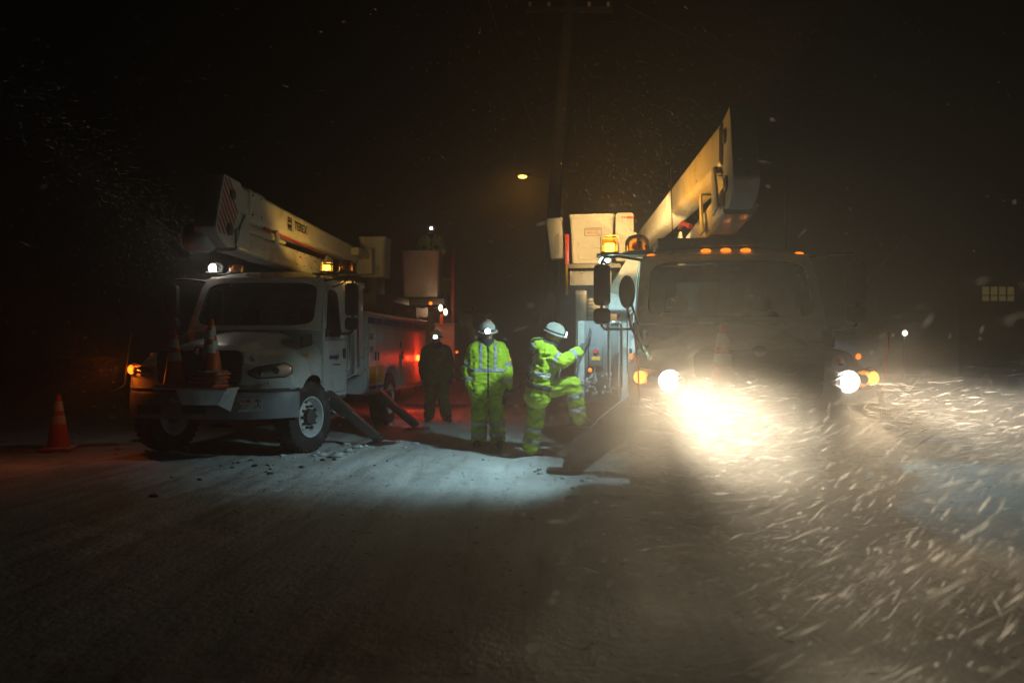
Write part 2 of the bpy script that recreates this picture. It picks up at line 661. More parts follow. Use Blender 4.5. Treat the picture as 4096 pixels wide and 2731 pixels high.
def build_truck(name, loc, rz, label, o):
    root = empty(name, loc, rz, label, 'truck', 'utility bucket trucks')
    P = root
    # chassis -----------------------------------------------------------
    m = MB()
    for sx in (-1, 1):
        m.bb(sx * .40 - .04, sx * .40 + .04, -.85, 7.0, .62, .86)
    for y in (0., 4.2):
        m.tube([(-1.0, y, .5), (1.0, y, .5)], .065, 10)
        m.bb(-.5, .5, y - .12, y + .12, .46, .62)
    m.bb(-.36, .36, .0, 1.6, .5, .9)
    m.bb(-.5, .5, -.7, .4, .75, 1.25)
    m.build('chassis', M_STEEL, P, bevel=.01)
    for sx in (-1, 1):
        m = MB()
        m.lathe([(.001, 0), (.24, .01), (.26, .04), (.26, .80), (.24, .83), (.001, .84)], (sx * .74, .90, .56), (0, 1, 0), 20)
        m.build('fuel_tank', M_ALU, P)
    for sx in (-1, 1):
        m = MB()
        m.bb(sx * .86, sx * 1.12, .82, 1.62, .40, .46)
        m.bb(sx * .92, sx * 1.12, .82, 1.62, .68, .73)
        m.build('step', M_ALU, P, bevel=.008)
    # wheels ------------------------------------------------------------
    st = o.get('steer', 0)
    add_wheel(P, (1.02, 0, .5), -st)
    add_wheel(P, (-1.02, 0, .5), pi - st)
    add_wheel(P, (1.02, 4.2, .5), 0)
    add_wheel(P, (-1.02, 4.2, .5), pi)
    # hood and wings ------------------------------------------------------
    m = MB()
    ts = [0, .02, .05, .09] + list(np.linspace(.13, 1, 24))
    secs = []
    for t in ts:
        h = [hood_point(i, t) for i in range(len(XS))]
        secs.append([Vector((-p.x, p.y, p.z)) for p in h[:0:-1]] + h)
    m.loft(secs, closed=False, caps=False)
    top = secs[0]
    rows = []
    for k, q in enumerate((0, .12, .5, .9, 1)):
        rows.append([Vector((p.x * (1 - .0 * q), p.y - .015 * sin(pi * q), p.z + (.93 - p.z) * q)) for p in top])
    m.loft(rows, closed=False, caps=False)
    m.build('hood', M_WHITE, P)
    for sx in (-1, 1):
        m = MB()
        pr = []
        for k in range(19):
            a = pi * k / 18
            pr.append((.58 * cos(a), .5 + .58 * sin(a)))
        m.loft([[Vector((x, u, v)) for u, v in pr] for x in (sx * .55, sx * 1.13)], closed=False, caps=False)
        m.build('wheel_well', M_BLACK, P)
    # seam line and vent on the hood side
    for sx in (-1, 1):
        m = MB()
        for k in range(6):
            m.tube([(sx * (.985 - .0 * k), .10 + .012 * k, 1.50 + .026 * k), (sx * 1.0, .42 - .01 * k, 1.555 + .024 * k)], .009, 6)
        m.box((sx * .97, .26, 1.585), (.035, .38, .17), Matrix.Rotation(radians(7), 3, 'X'))
        m.build('hood_vent', M_STEEL, P, bevel=.012)
        m = MB()
        m.loft([[Vector((sx * (x0 + .012), y, z)) for (x0, y, z) in ((1.0, .0, 1.50), (1.03, .30, 1.50 + .03), (1.045, .64, 1.70))],
                [Vector((sx * (x0 + .012), y, z)) for (x0, y, z) in ((1.0, .0, 1.515), (1.03, .30, 1.55 + .012), (1.045, .64, 1.722))]], closed=False, caps=False)
    # grille -------------------------------------------------------------
    m = MB()
    m.prism(rrect(1.2, .46, .09), lambda u, v, a: Vector((u * (1 - .12 * (0.22 - v)), -1.0 + a, 1.22 + v)), -.035, .02)
    gr = m.build('grille', M_BLACK, P, bevel=.008)
    gb = None
    for k in range(9):
        if gb is None:
            gb = MB().box((0, 0, 0), (1.08, .014, .014)).build('grille_bar', M_STEEL, gr, loc=(0, -1.042, 1.05 + .043 * k))
        else:
            c = gb.copy(); COL.objects.link(c); c.location = (0, -1.042, 1.05 + .043 * k)
    m = MB()
    m.ell((0, -1.045, 1.44), (.07, .012, .05), 16, 8)
    m.build('badge', M_CHROME, P)
    m = MB()
    m.lathe([(.001, .0), (.058, .0), (.058, .01), (.001, .012)], (.72, -.995, 1.335), (.12, -1, .1), 18)
    fb = m.build('fender_badge', M_LABEL, P)
    MB().box((.715, -1.012, 1.345), (.04, .006, .04)).build('badge_mark', M_ORINK, fb)
    MB().box((.735, -1.012, 1.315), (.045, .006, .018)).build('badge_mark', M_BLUEINK, fb)
    # headlights -----------------------------------------------------------
    for sx in (-1, 1):
        def pt(u, v, off):
            x = .66 + .49 * u
            zt = 1.19 + .10 * u ** .7
            zb = 1.075 + .02 * u
            if u < .2:
                zb += (.2 - u) * .3; zt -= (.2 - u) * .15
            if u > .86:
                zb += (u - .86) * .35; zt -= (u - .86) * .45
            z = zb + (zt - zb) * v
            return Vector((sx * x, yfront(x) - off - .014 * sin(pi * min(1, max(0, (1.45 - z) / .5))), z))
        us = np.linspace(0, 1, 14)
        vs_ = np.linspace(0, 1, 5)
        m = MB()
        m.loft([[pt(u, v, .006) for v in vs_] for u in us], closed=False, caps=False)
        hl = m.build('headlight', M_CHROME if not o.get('head_on') else M_CHROME, P)
        m = MB()
        m.loft([[pt(u, v, .03 * sin(pi * min(max(v, .0), 1)) ** .5 + .012) for v in vs_] for u in us], closed=False, caps=False)
        m.build('lens', M_LENS, hl)
        m = MB()
        for u in us:
            pass
        m.tube([pt(u, 0, .012) for u in us] + [pt(u, 1, .012) for u in us[::-1]] + [pt(0, 0, .012)], .008, 6, caps=False)
        m.build('bezel', M_BLACK, hl)
        for u in (.32, .66):
            c = pt(u, .5, .016)
            m = MB()
            kb = 2.3 if o.get('head_on') and u < .5 else 1
            m.lathe([(.001, 0), (.040 * kb, .001), (.045 * kb, .012), (.038 * kb, .018), (.001, .020)], c, (sx * (u - .3) * .5, -1, 0), 18)
            m.build('bulb', G_WHITE if (o.get('head_on') and u < .5) else M_STEEL if u > .5 else M_CHROME, hl)
        if o.get('head_on'):
            c = pt(.4, .5, .10)
            lamp('headlight_lamp', 'SPOT', c, (1, .76, .47), P_HEAD * (.27 if sx < 0 else .22), P, aim=(.14 if sx < 0 else .05, -1, -.30), size=.05, spot=56, blend=.8)
            lamp('headlight_spill_lamp', 'SPOT', c, (1, .72, .42), P_HEAD * (.12 if sx < 0 else .14), P, aim=(.06 if sx < 0 else .3, -1, -.04), size=.05, spot=90, blend=1.)
            if sx < 0:
                lamp('headlight_beam_lamp', 'SPOT', c, (1, .82, .56), P_HEAD * 52, P, aim=(.15, -1, -.15), size=.12, spot=21, blend=1.)
                lamp('headlight_beam_lamp', 'SPOT', c, (1, .80, .52), P_HEAD * 2.2, P, aim=(.06, -1, -.12), size=.12, spot=52, blend=1.)
            else:
                lamp('headlight_beam_lamp', 'SPOT', c, (1, .82, .58), P_HEAD * 4, P, aim=(.42, -1, -.13), size=.12, spot=30, blend=1.)
        # turn signal at the outer corner
        cx = 1.085
        m = MB()
        m.lathe([(.001, 0), (.058, .002), (.064, .012), (.052, .03), (.001, .038)], (sx * cx, -.80, 1.185), (sx * .42, -1, 0), 18)
        on = o.get('turn', (0, 0))[0 if sx < 0 else 1]
        if on:
            m.build('turn_signal', G_TURN2 if o.get('turn_deep') else G_TURN, P)
            if o.get('turn_deep'):
                lamp('turn_signal_lamp', 'POINT', (sx * (cx + .14), -.93, 1.20), (1, .17, .008), 6, P, size=.03)
            lamp('turn_signal_lamp', 'SPOT', (sx * (cx + .05), -.90, 1.185), (1, .38, .04) if not o.get('turn_deep') else (1, .15, .008), o.get('turn_w', 9), P, aim=(sx * .75, -1, .12), size=.04, spot=130, blend=.6)
        m = MB()
        m.ell((sx * 1.15, -.18, 1.385), (.022, .07, .03), 12, 8)
        m.build('side_marker', G_AMB if o.get('markers') else M_AMBER, P)
    # bumper ---------------------------------------------------------------
    def bump_y(x):
        return -1.16 + .50 * (abs(x) / 1.2) ** 4.2
    xsb = np.linspace(-1.2, 1.2, 31)
    m = MB()
    secs = []
    for x in xsb:
        y = bump_y(x)
        drop = .0
        secs.append([Vector((x, y + .07, .55)), Vector((x, y + .012, .55)), Vector((x, y, .575)), Vector((x, y - .008, .72)), Vector((x, y, .87)), Vector((x, y + .02, .895)), Vector((x, y + .07, .895))])
    m.loft(secs, True, True)
    m.build('bumper', M_GREY, P)
    m = MB()
    secs = [[Vector((x * .985, bump_y(x) + .03, .897)), Vector((x * .985, bump_y(x) + .03, .945)), Vector((x * .985, bump_y(x) + .12, .945)), Vector((x * .985, bump_y(x) + .12, .897))] for x in xsb]
    m.loft(secs, True, True)
    m.build('bumper_trim', M_BLACK, P)
    for sx in (-.62, .0):
        m = MB().bb(sx - .16, sx + .16, -1.176, -1.16, .62, .74)
        m.build('air_inlet', M_BLACK, P, bevel=.02)
    # cab ----------------------------------------------------------------
    def Wd(z):
        return 1.045 if z < 1.74 else 1.045 - .085 * (z - 1.74) / .8
    A = [(.72, .70), (.66, 1.2), (.64, 1.74), (.80, 2.10), (.98, 2.45), (1.10, 2.55), (1.45, 2.57), (1.78, 2.54), (1.85, 2.40), (1.85, 1.6), (1.85, .70), (1.3, .70)]
    B = [(.80, .78), (.75, 1.2), (.735, 1.72), (.86, 2.06), (1.03, 2.39), (1.13, 2.47), (1.45, 2.49), (1.66, 2.47), (1.72, 2.36), (1.73, 1.6), (1.70, .78), (1.3, .78)]
    B2 = [(y + (.008 if y < 1.2 else -.008), z + (.008 if z < 1.4 else -.008)) for y, z in B]
    D = [(.86, 1.66), (.82, 1.70), (.82, 1.76), (.93, 2.04), (1.08, 2.34), (1.16, 2.40), (1.38, 2.41), (1.50, 2.39), (1.55, 2.32), (1.55, 1.75), (1.47, 1.66), (1.2, 1.645)]
    tow = lambda L_, sx, dx=0.: [Vector((sx * (Wd(z) + dx), y, z)) for y, z in L_]
    m = MB()
    for sx in (-1, 1):
        panel_hole(tow(A, sx), tow(B, sx), m)
    # windscreen surround
    def ws(u, v):
        yc = .64 + .42 * v
        return Vector((u * (1.045 - .08 * v), yc - (.20 - .06 * v) * (1 - u * u), 1.74 + .81 * v))
    NA = 48
    def sup(a, k=1., ex=7.):
        c, s_ = cos(a), sin(a)
        return (k * .90 * math.copysign(abs(c) ** (2 / ex), c), .50 + k * .42 * math.copysign(abs(s_) ** (2 / ex), s_))
    def sq(a):
        c, s_ = cos(a), sin(a)
        q = max(abs(c), abs(s_))
        return (c / q, .5 + .5 * s_ / q)
    an = [2 * pi * k / NA + .0001 for k in range(NA)]
    ring0 = [ws(*sq(a)) for a in an]
    ring1 = [ws(*sup(a)) for a in an]
    panel_hole(ring0, ring1, m)
    # roof
    secs = []
    for t in (0, .06, .15, .3, .5, .75, .93, 1):
        row = []
        for u in np.linspace(-1, 1, 13):
            y0 = 1.06 - .14 * (1 - u * u)
            y = y0 + (1.85 - y0) * t
            z = 2.55 + (.11 * (1 - abs(u) ** 4)) * sin(pi * min(1, t * 3.2) / 2) * (1 - .5 * sm(.8, 1, t))
            row.append(Vector((u * .965, y, z)))
        secs.append(row)
    m.loft(secs, closed=False, caps=False)
    # back wall with a window, floor
    out_ = [Vector((x, 1.85, z)) for x, z in ((-1.045, .7), (1.045, .7), (1.045, 1.74), (.965, 2.55), (-.965, 2.55), (-1.045, 1.74))]
    inn = [Vector((x, 1.85, z)) for x, z in ((-.62, 1.72), (.62, 1.72), (.66, 1.80), (.62, 2.32), (-.62, 2.32), (-.66, 1.80))]
    panel_hole(out_, inn, m)
    m.add([(-1.04, .64, .72), (1.04, .64, .72), (1.04, 1.85, .72), (-1.04, 1.85, .72)], [(0, 1, 2, 3)])
    m.add([(-1.04, .64, .72), (1.04, .64, .72), (1.04, .64, 1.74), (-1.04, .64, 1.74)], [(0, 1, 2, 3)])
    cab = m.build('cab', M_WHITE, P, solid=-.03)
    # roof gutter and seal
    m = MB()
    m.tube([ws(*sup(a, 1.0)) + Vector((0, -.004, 0)) for a in an] + [ws(*sup(an[0]))], .016, 6, caps=False)
    m.build('windshield_seal', M_BLACK, P)
    m = MB()
    rings = [[ws(*sup(a, k)) + Vector((0, .012, 0)) for a in an] for k in (1.0, .7, .4, .1)]
    m.loft(rings, True, False)
    m.add([rings[-1][i] for i in range(NA)], [tuple(range(NA))])
    m.build('windshield', M_GLASS, P)
    for sx in (-1, 1):
        m = MB()
        c = [(y, z) for y, z in D]
        m.add(tow(D, sx, -.012), [tuple(range(len(D)))])
        gl = m
        m = MB()
        panel_hole(tow(B2, sx, .004), tow(D, sx, .004), m)
        d = m.build('door', M_WHITE, P, solid=-.025)
        gl.build('side_window', M_GLASS, d)
        m = MB()
        pts = tow(D, sx, .006)
        m.tube(pts + pts[:1], .013, 6, caps=False)
        m.build('window_seal', M_BLACK, d)
        m = MB()
        m.prism(rrect(.075, .17, .035), lambda u, v, a: Vector((sx * (1.05 + a), 1.64 + u, 1.40 + v)), .02, .052)
        m.build('handle', M_BLACK, d, bevel=.006)
        for k in range(2):
            m = MB().bb(sx * 1.074, sx * 1.080, .745, 1.715, 1.60 + .028 * k, 1.613 + .028 * k)
            m.build('stripe', M_BLUE, d)
        # grab rail
        m = MB()
        m.tube([(sx * 1.06, 1.79, 1.10), (sx * 1.12, 1.79, 1.16), (sx * 1.12, 1.79, 1.9), (sx * 1.06, 1.79, 1.96)], .016, 8)
        m.build('grab_rail', M_CHROME, P)
    m = MB()
    m.add(inn, [tuple(range(6))])
    m.build('rear_window', M_GLASS, P)
    # cab inside
    for cx in (-.5, .5):
        m = MB()
        m.prism(rrect(.50, .14, .05), lambda u, v, a: Vector((cx + u, 1.25 + a, 1.22 + v)), -.25, .25)
        m.prism(rrect(.48, .66, .1), lambda u, v, a: Vector((cx + u, 1.53 + a + v * .12, 1.60 + v)), -.06, .06)
        m.prism(rrect(.27, .18, .06), lambda u, v, a: Vector((cx + u, 1.60 + a, 2.02 + v)), -.04, .04)
        m.build('seat', M_SEAT, P, bevel=.02)
    m = MB()
    m.bb(-1.0, 1.0, .66, .98, 1.30, 1.66)
    m.build('dashboard', M_INTER, P, bevel=.05)
    m = MB()
    m.lathe([(.205, -.014), (.225, 0), (.205, .014), (.185, 0), (.205, -.014)], (.5, 1.02, 1.72), (0, .55, .8), 24, caps=False)
    m.tube([(.5, .9, 1.55), (.5, 1.02, 1.72)], .03, 8)
    m.box((.5, 1.02, 1.72), (.38, .03, .03))
    m.build('steering_wheel', M_BLACK, P)
    # roof marker lights
    for x in (-.86, -.23, 0, .23, .86):
        m = MB()
        y0 = 1.06 - .14 * (1 - (x / .965) ** 2) + .06
        m.ell((x, y0, 2.632 - .045 * (abs(x) / .86) ** 2), (.062, .045, .024), 14, 8)
        m.build('marker_light', G_AMB if o.get('markers') else M_AMBER, P)
        if o.get('markers'):
            lamp('marker_lamp', 'POINT', (x, y0 - .12, 2.66), (1, .45, .05), .05, P, size=.02)
    # mirrors
    for sx in (-1, 1):
        m = MB()
        m.tube([(sx * .90, 1.05, 2.52), (sx * 1.25, .95, 2.57), (sx * 1.42, .92, 2.56), (sx * 1.46, .91, 2.50), (sx * 1.46, .90, 1.74), (sx * 1.42, .90, 1.70), (sx * 1.04, .86, 1.70)], .018, 8)
        m.box((sx * 1.06, .84, 1.71), (.08, .12, .12))
        m.build('mirror_arm', M_BLACK, P)
        for z0, z1, w in ((1.98, 2.47, .20), (1.76, 1.95, .205)):
            m = MB()
            m.prism(rrect(w, z1 - z0, .055), lambda u, v, a: Vector((sx * 1.455 + u, .88 + a, (z0 + z1) / 2 + v)), -.045, .05)
            mi = m.build('mirror', M_BLACK, P, bevel=.02)
            m = MB()
            m.prism(rrect(w - .04, z1 - z0 - .04, .04), lambda u, v, a: Vector((sx * 1.455 + u, .88 + a, (z0 + z1) / 2 + v)), .052, .056)
            m.build('mirror_glass', M_CHROME, mi)
    if o.get('hood_mirror'):
        m = MB()
        m.ell((-1.20, -.35, 2.05), (.085, .05, .175), 16, 12)
        m.tube([(-1.20, -.33, 1.90), (-1.16, -.3, 1.7), (-1.02, -.25, 1.42)], .014, 8)
        m.tube([(-1.16, -.32, 1.95), (-1.04, -.1, 1.6), (-.98, 0, 1.47)], .012, 8)
        m.build('hood_mirror', M_BLACK, P)
    # beacon brackets ------------------------------------------------------
    def dome(x, y, z, lit, r=.125, h=.20, white=False, lamp_r=.05):
        m = MB().lathe([(.001, 0), (r + .03, 0), (r + .03, .02), (r, .03), (.001, .03)], (x, y, z), (0, 0, 1), 22)
        b = m.build('beacon', M_BLACK, P)
        m = MB().lathe([(r, .03), (r, h * .55), (r * .93, h * .75), (r * .7, h * .93), (r * .35, h), (.001, h + .005)], (x, y, z), (0, 0, 1), 22, caps=False)
        m.build('dome', M_LENS if white else M_AMBERGL, b)
        m = MB().box((x + .035, y, z + .10), (.05, .11, .11))
        m.build('reflector', M_CHROME, b, bevel=.01)
        m = MB().ell((x - .02, y - .02, z + .095), (lamp_r, lamp_r, lamp_r), 12, 8)
        m.build('bulb', (G_STROBE if white else G_AMB2) if lit else M_AMBER, b)
        return b
    def block(x, y, z, w=.17, h=.17, lit=True, big=1.):
        m = MB().bb(x - w / 2 - .01, x + w / 2 + .01, y - .06, y + .06, z, z + .03)
        b = m.build('beacon', M_BLACK, P, bevel=.005)
        m = MB().bb(x - w / 2, x + w / 2, y - .05, y + .05, z + .03, z + h)
        m.build('lens', M_AMBERGL, b, bevel=.02)
        m = MB()
        m.prism(rrect(w + .02, h + .03, .03), lambda u, v, a: Vector((x + u, y - .07 + a, z + h / 2 + v)), 0, .001)
        m = MB()
        lp = [Vector((x + u, y - .075, z + h / 2 + v)) for u, v in rrect(w + .03, h + .03, .03)]
        m.tube(lp + lp[:1], .006, 6, caps=False)
        m.build('guard', M_STEEL, b)
        m = MB().box((x, y - .02, z + .085), (w * .62, .05, h * .46))
        m.build('bulb', G_AMB2 if lit else M_AMBER, b, bevel=.012)
        return b
    o['beacons'](P, dome, block)
    # utility body -----------------------------------------------------------
    m = MB()
    for sx in (-1, 1):
        # side boxes with the rear wheel arch cut out
        prof = [(2.5, .68), (2.5, 2.08), (7.2, 2.08), (7.2, .68), (4.85, .68)]
        for k in range(1, 12):
            a = pi * k / 12
            prof.append((4.2 + .62 * cos(a), .52 + .62 * sin(a) * 1.02 + .16 * (1 - sin(a))))
        prof.append((3.55, .68))
        x0, x1 = sorted((sx * .70, sx * 1.20))
        m.prism(prof, lambda u, v, a: Vector((a, u, v)), x0, x1)
    m.bb(-.70, .70, 2.5, 7.2, .90, 1.02)
    m.bb(-.70, .70, 2.5, 2.56, 1.02, 1.75)
    ub = m.build('utility_body', M_WHITE, P, bevel=.012, seg=1)
    m = MB()
    for sx in (-1, 1):
        m.bb(sx * .68, sx * 1.225, 2.47, 7.23, 2.082, 2.125)
        m.bb(sx * 1.2, sx * 1.226, 2.48, 7.2, .665, .70)
    m.build('body_trim', M_ALU, P, bevel=.006, seg=1)
    ys_ = [(2.56, 3.04), (3.08, 3.52), (3.56, 4.84), (4.88, 5.9), (5.94, 7.12)]
    for sx in (-1, 1):
        if o.get('simple') and sx < 0: continue
        for k, (a, b) in enumerate(ys_):
            zb = .74 if k in (0, 1, 3, 4) else 1.36
            m = MB().bb(sx * 1.202, sx * 1.222, a, b, zb, 1.86)
            d = m.build('cabinet_door', M_WHITE, P, bevel=.006, seg=1)
            hy = b - .07 if k % 2 == 0 else a + .07
            m = MB().bb(sx * 1.222, sx * 1.236, hy - .035, hy + .035, 1.26 if k != 2 else 1.5, 1.42 if k != 2 else 1.62)
            m.build('latch', M_BLACK, d, bevel=.006, seg=1)
            m = MB().bb(sx * 1.202, sx * 1.21, a + .02, b - .02, 1.915, 2.03)
            m.build('blue_panel', M_BLUE, P)
            if k in (0, 1):
                m = MB().bb(sx * 1.223, sx * 1.227, a + .03, b - .03, .86, 1.16)
                m.build('yellow_panel', M_YEL, d)
                m = MB().bb(sx * 1.223, sx * 1.227, a + .03, b - .03, .76, .82)
                m.build('blue_band', M_BLUE, d)
    # load and boxes on top of / in front of the body
    m = MB()
    m.bb(.46, 1.16, 1.93, 2.44, 1.02, 2.52)
    m.bb(.44, 1.18, 1.91, 2.46, 2.52, 2.60)
    m.build('cab_guard_box', M_WHITE, P, bevel=.012)
    m = MB()
    m.bb(.55, 1.15, 3.3, 4.5, 2.13, 2.50)
    m.bb(.5, 1.12, 4.7, 6.6, 2.13, 2.42)
    m.build('load_box', M_DARKC, P, bevel=.03)
    m = MB()
    for sx in (-1, 1):
        m.bb(sx * .95, sx * 1.15, 7.2, 7.225, 1.16, 1.36)
    m.build('tail_light', G_RED if o.get('tail') else M_REDL, P, bevel=.01)
    # outriggers -------------------------------------------------------------
    for y, dz in ((2.15, 0), (3.3, 0)):
        pass
    for y in o.get('outriggers', (.95, 3.35)):
        for sx in (-1, 1):
            m = MB()
            R = Matrix.Rotation(-sx * radians(90 - 37), 3, 'Y')
            a, b = Vector((sx * .75, y, .98)), Vector((sx * 1.86, y, .09))
            dirv = (b - a).normalized()
            q = dirv.to_track_quat('Z', 'Y').to_matrix()
            wy = .36 if o.get('white_outriggers') else .13
            m.box((a + b) / 2, (.16, wy, (b - a).length) if wy < .2 else (.07, wy, (b - a).length), q)
            m.box(a + (b - a) * .35, (.20, wy + .04, .65), q)
            ol = m.build('outrigger', M_WHITE if o.get('white_outriggers') else M_STEEL, P, bevel=.01)
            m = MB().prism(rrect(.42, .30, .05), lambda u, v, a_: Vector((sx * 1.90 + u, y + v, a_)), -.02, .035)
            m.tube([(sx * 1.88, y - .1, .09), (sx * 1.88, y + .1, .09)], .04, 10)
            m.build('foot_pad', M_STEEL, ol, bevel=.006)
    # booms -----------------------------------------------------------------
    b = o['boom']
    ex, ey, tx, ty = b.get('ex', 0), b.get('ey', -.55), b.get('tx', .05), b.get('ty', 5.3)
    def beam(p0, p1, w0, h0, w1, h1, r=.05, n=9):
        secs = []
        for k in range(n + 1):
            t = k / n
            p = Vector(p0).lerp(Vector(p1), t)
            w, h = w0 + (w1 - w0) * t, h0 + (h1 - h0) * t
            secs.append([p + Vector((u, 0, v)) for u, v in rrect(w, h, min(r, w * .4, h * .4))])
        return MB().loft(secs, True, True)
    zu0, zu1 = b.get('zu', (3.58, 3.40))
    up = beam((ex, ey + .28, zu0), (tx, ty, zu1), .34, .48, .28, .34, .08)
    UB = up.build('upper_boom', M_WHITE2, P)
    cl = beam((ex, ey + .62, zu0 - .01), (ex + (tx - ex) * .08, ey + 1.12, zu0 - .025), .365, .505, .365, .505, .08, 2)
    CB = cl.build('boom_collar', M_WHITE2, P)
    for sx in (-1, 1):
        for dy in (.72, 1.02):
            for dz in (-.14, .14):
                m = MB().lathe([(.02, 0), (.02, .012), (.001, .014)], (ex + sx * .183, ey + dy, zu0 + dz), (sx, 0, 0), 6)
                m.build('bolt', M_STEEL, CB)
    zl0, zl1 = 3.00, 2.94
    lo = beam((ex + .03, ey + .2, zl0), (ex + .02, 3.4, zl1), .34, .32, .36, .36, .05)
    LB = lo.build('lower_boom', M_WHITE2, P)
    for sx in (-1, 1):
        x = ex + sx * .195
        for poly, dy in (([(.75, 2.83), (1.05, 2.83), (1.12, 3.26), (1.06, 3.34), (.98, 3.30), (.92, 3.08)], .55), ([(-.1, 2.92), (.28, 2.88), (.36, 3.2), (.34, 3.40), (.2, 3.38), (.05, 3.2)], .25)):
            m = MB()
            m.prism(poly, lambda u, v, a: Vector((a, ey + dy + u, v)), x - .012, x + .012)
            m.build('boom_bracket', M_WHITE2, P, bevel=.006)
    m = MB()
    m.lathe([(.001, 0), (.06, .0), (.105, .03), (.105, 1.0), (.06, 1.04), (.001, 1.04)], (ex + .05, ey + .5, 3.25), (0, 1, -.03), 18)
    m.tube([(ex + .02, ey + 1.5, 3.255), (ex + .02, ey + 2.3, 3.235)], .035, 10)
    m.build('boom_cylinder', M_WHITE2, P)
    # elbow casting
    m = MB()
    EP = [(-.02, 2.86), (-.28, 2.98), (-.36, 3.10), (-.12, 3.86), (.38, 3.84), (.50, 3.70), (.45, 3.30), (.2, 3.1), (.32, 2.90)]
    m.prism(EP, lambda u, v, a: Vector((ex + a, ey + u, v)), -b.get('ew', .165), b.get('ew', .165))
    EL = m.build('boom_elbow', M_WHITE2, P, bevel=.025)
    for sx in (-1, 1):
        for (yy, zz, r) in ((.12, 3.62, .075), (.03, 3.12, .085)):
            m = MB().lathe([(r, 0), (r, .02), (r * .5, .03), (.001, .03)], (ex + sx * b.get('ew', .165), ey + yy, zz), (sx, 0, 0), 16)
            m.build('pivot_pin', M_STEEL, EL)
    if b.get('stripes'):
        # red warning stripes on the front face of the elbow and on its side
        f0, f1 = Vector((0, -.36, 3.10)), Vector((0, -.12, 3.86))
        nrm = Vector((0, -(f1.z - f0.z), (f1.y - f0.y))).normalized()
        def clip(poly, nx, nz, d):
            out = []
            for i in range(len(poly)):
                p, q = poly[i], poly[(i + 1) % len(poly)]
                fp, fq = p[0] * nx + p[1] * nz - d, q[0] * nx + q[1] * nz - d
                if fp >= 0:
                    out.append(p)
                if fp * fq < 0:
                    t = fp / (fp - fq)
                    out.append((p[0] + (q[0] - p[0]) * t, p[1] + (q[1] - p[1]) * t))
            return out
        reg = [(-.105, 3.82), (.06, 3.825), (.30, 3.40), (.05, 3.03), (-.24, 3.02), (-.335, 3.10)]
        for k in range(9):
            c0 = -.62 + k * .115
            pl_ = clip(clip(reg, 1, .85, c0 + .85 * 3.45), -1, -.85, -(c0 + .055 + .85 * 3.45))
            if len(pl_) > 2:
                MB().add([Vector((ex + .169, ey + u, v)) for u, v in pl_], [tuple(range(len(pl_)))]).build('stripe', M_DRED, EL)
        m = MB()
        m.lathe([(.001, 0), (.17, 0), (.20, .05), (.20, .30), (.16, .36), (.001, .36)], (ex - .36, ey - .12, 2.99), (1, 0, 0), 18)
        m.build('elbow_drum', M_WHITE2, P, bevel=.01)
    # pedestal
    m = MB()
    m.lathe([(.42, 0), (.42, .06), (.33, .10), (.30, 1.2), (.30, 1.55), (.36, 1.6), (.36, 1.66), (.001, 1.66)], (ex, 3.1, 1.0), (0, 0, 1), 22)
    m.prism([(2.75, 2.62), (3.55, 2.62), (3.6, 3.15), (3.3, 3.2), (2.9, 2.8)], lambda u, v, a: Vector((ex + a, u, v)), -.24, -.20)
    m.prism([(2.75, 2.62), (3.55, 2.62), (3.6, 3.15), (3.3, 3.2), (2.9, 2.8)], lambda u, v, a: Vector((ex + a, u, v)), .20, .24)
    m.build('pedestal', M_WHITE, P, bevel=.01)
    o['extras'](P, dict(UB=UB, LB=LB, EL=EL, ex=ex, ey=ey, tx=tx, ty=ty, zu0=zu0, zu1=zu1))
    return root

def bucket(P, c, w, d, h, name='bucket', lab=True, taper=.9, slots=True):
    cx, cy, z0 = c
    secs = []
    for z, k in ((0, taper), (.02, taper + .01), (h * .5, .5 * (taper + 1)), (h - .05, 1), (h - .05, 1.04), (h, 1.05), (h, .97), (.08, taper - .06)):
        secs.append([Vector((cx + u * k, cy + v * k, z0 + z)) for u, v in rrect(w, d, .08)])
    m = MB().loft(secs, True, True)
    B = m.build(name, M_WHITE2, P)
    m = MB()
    yy = cy - d / 2 * .965
    ring = rrect(w * .62, h * .24, .05)
    m.tube([Vector((cx + u + .05 * (v > 0), yy - .004 + .0 * v, z0 + h * .20 + v)) for u, v in ring + ring[:1]], .012, 6, caps=False)
    m.build('step_rim', M_WHITE2, B)
    m = MB().prism(rrect(w * .56, h * .2, .04), lambda u, v, a: Vector((cx + u, yy + a, z0 + h * .20 + v)), -.006, .002)
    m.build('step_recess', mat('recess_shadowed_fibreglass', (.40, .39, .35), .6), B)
    return B

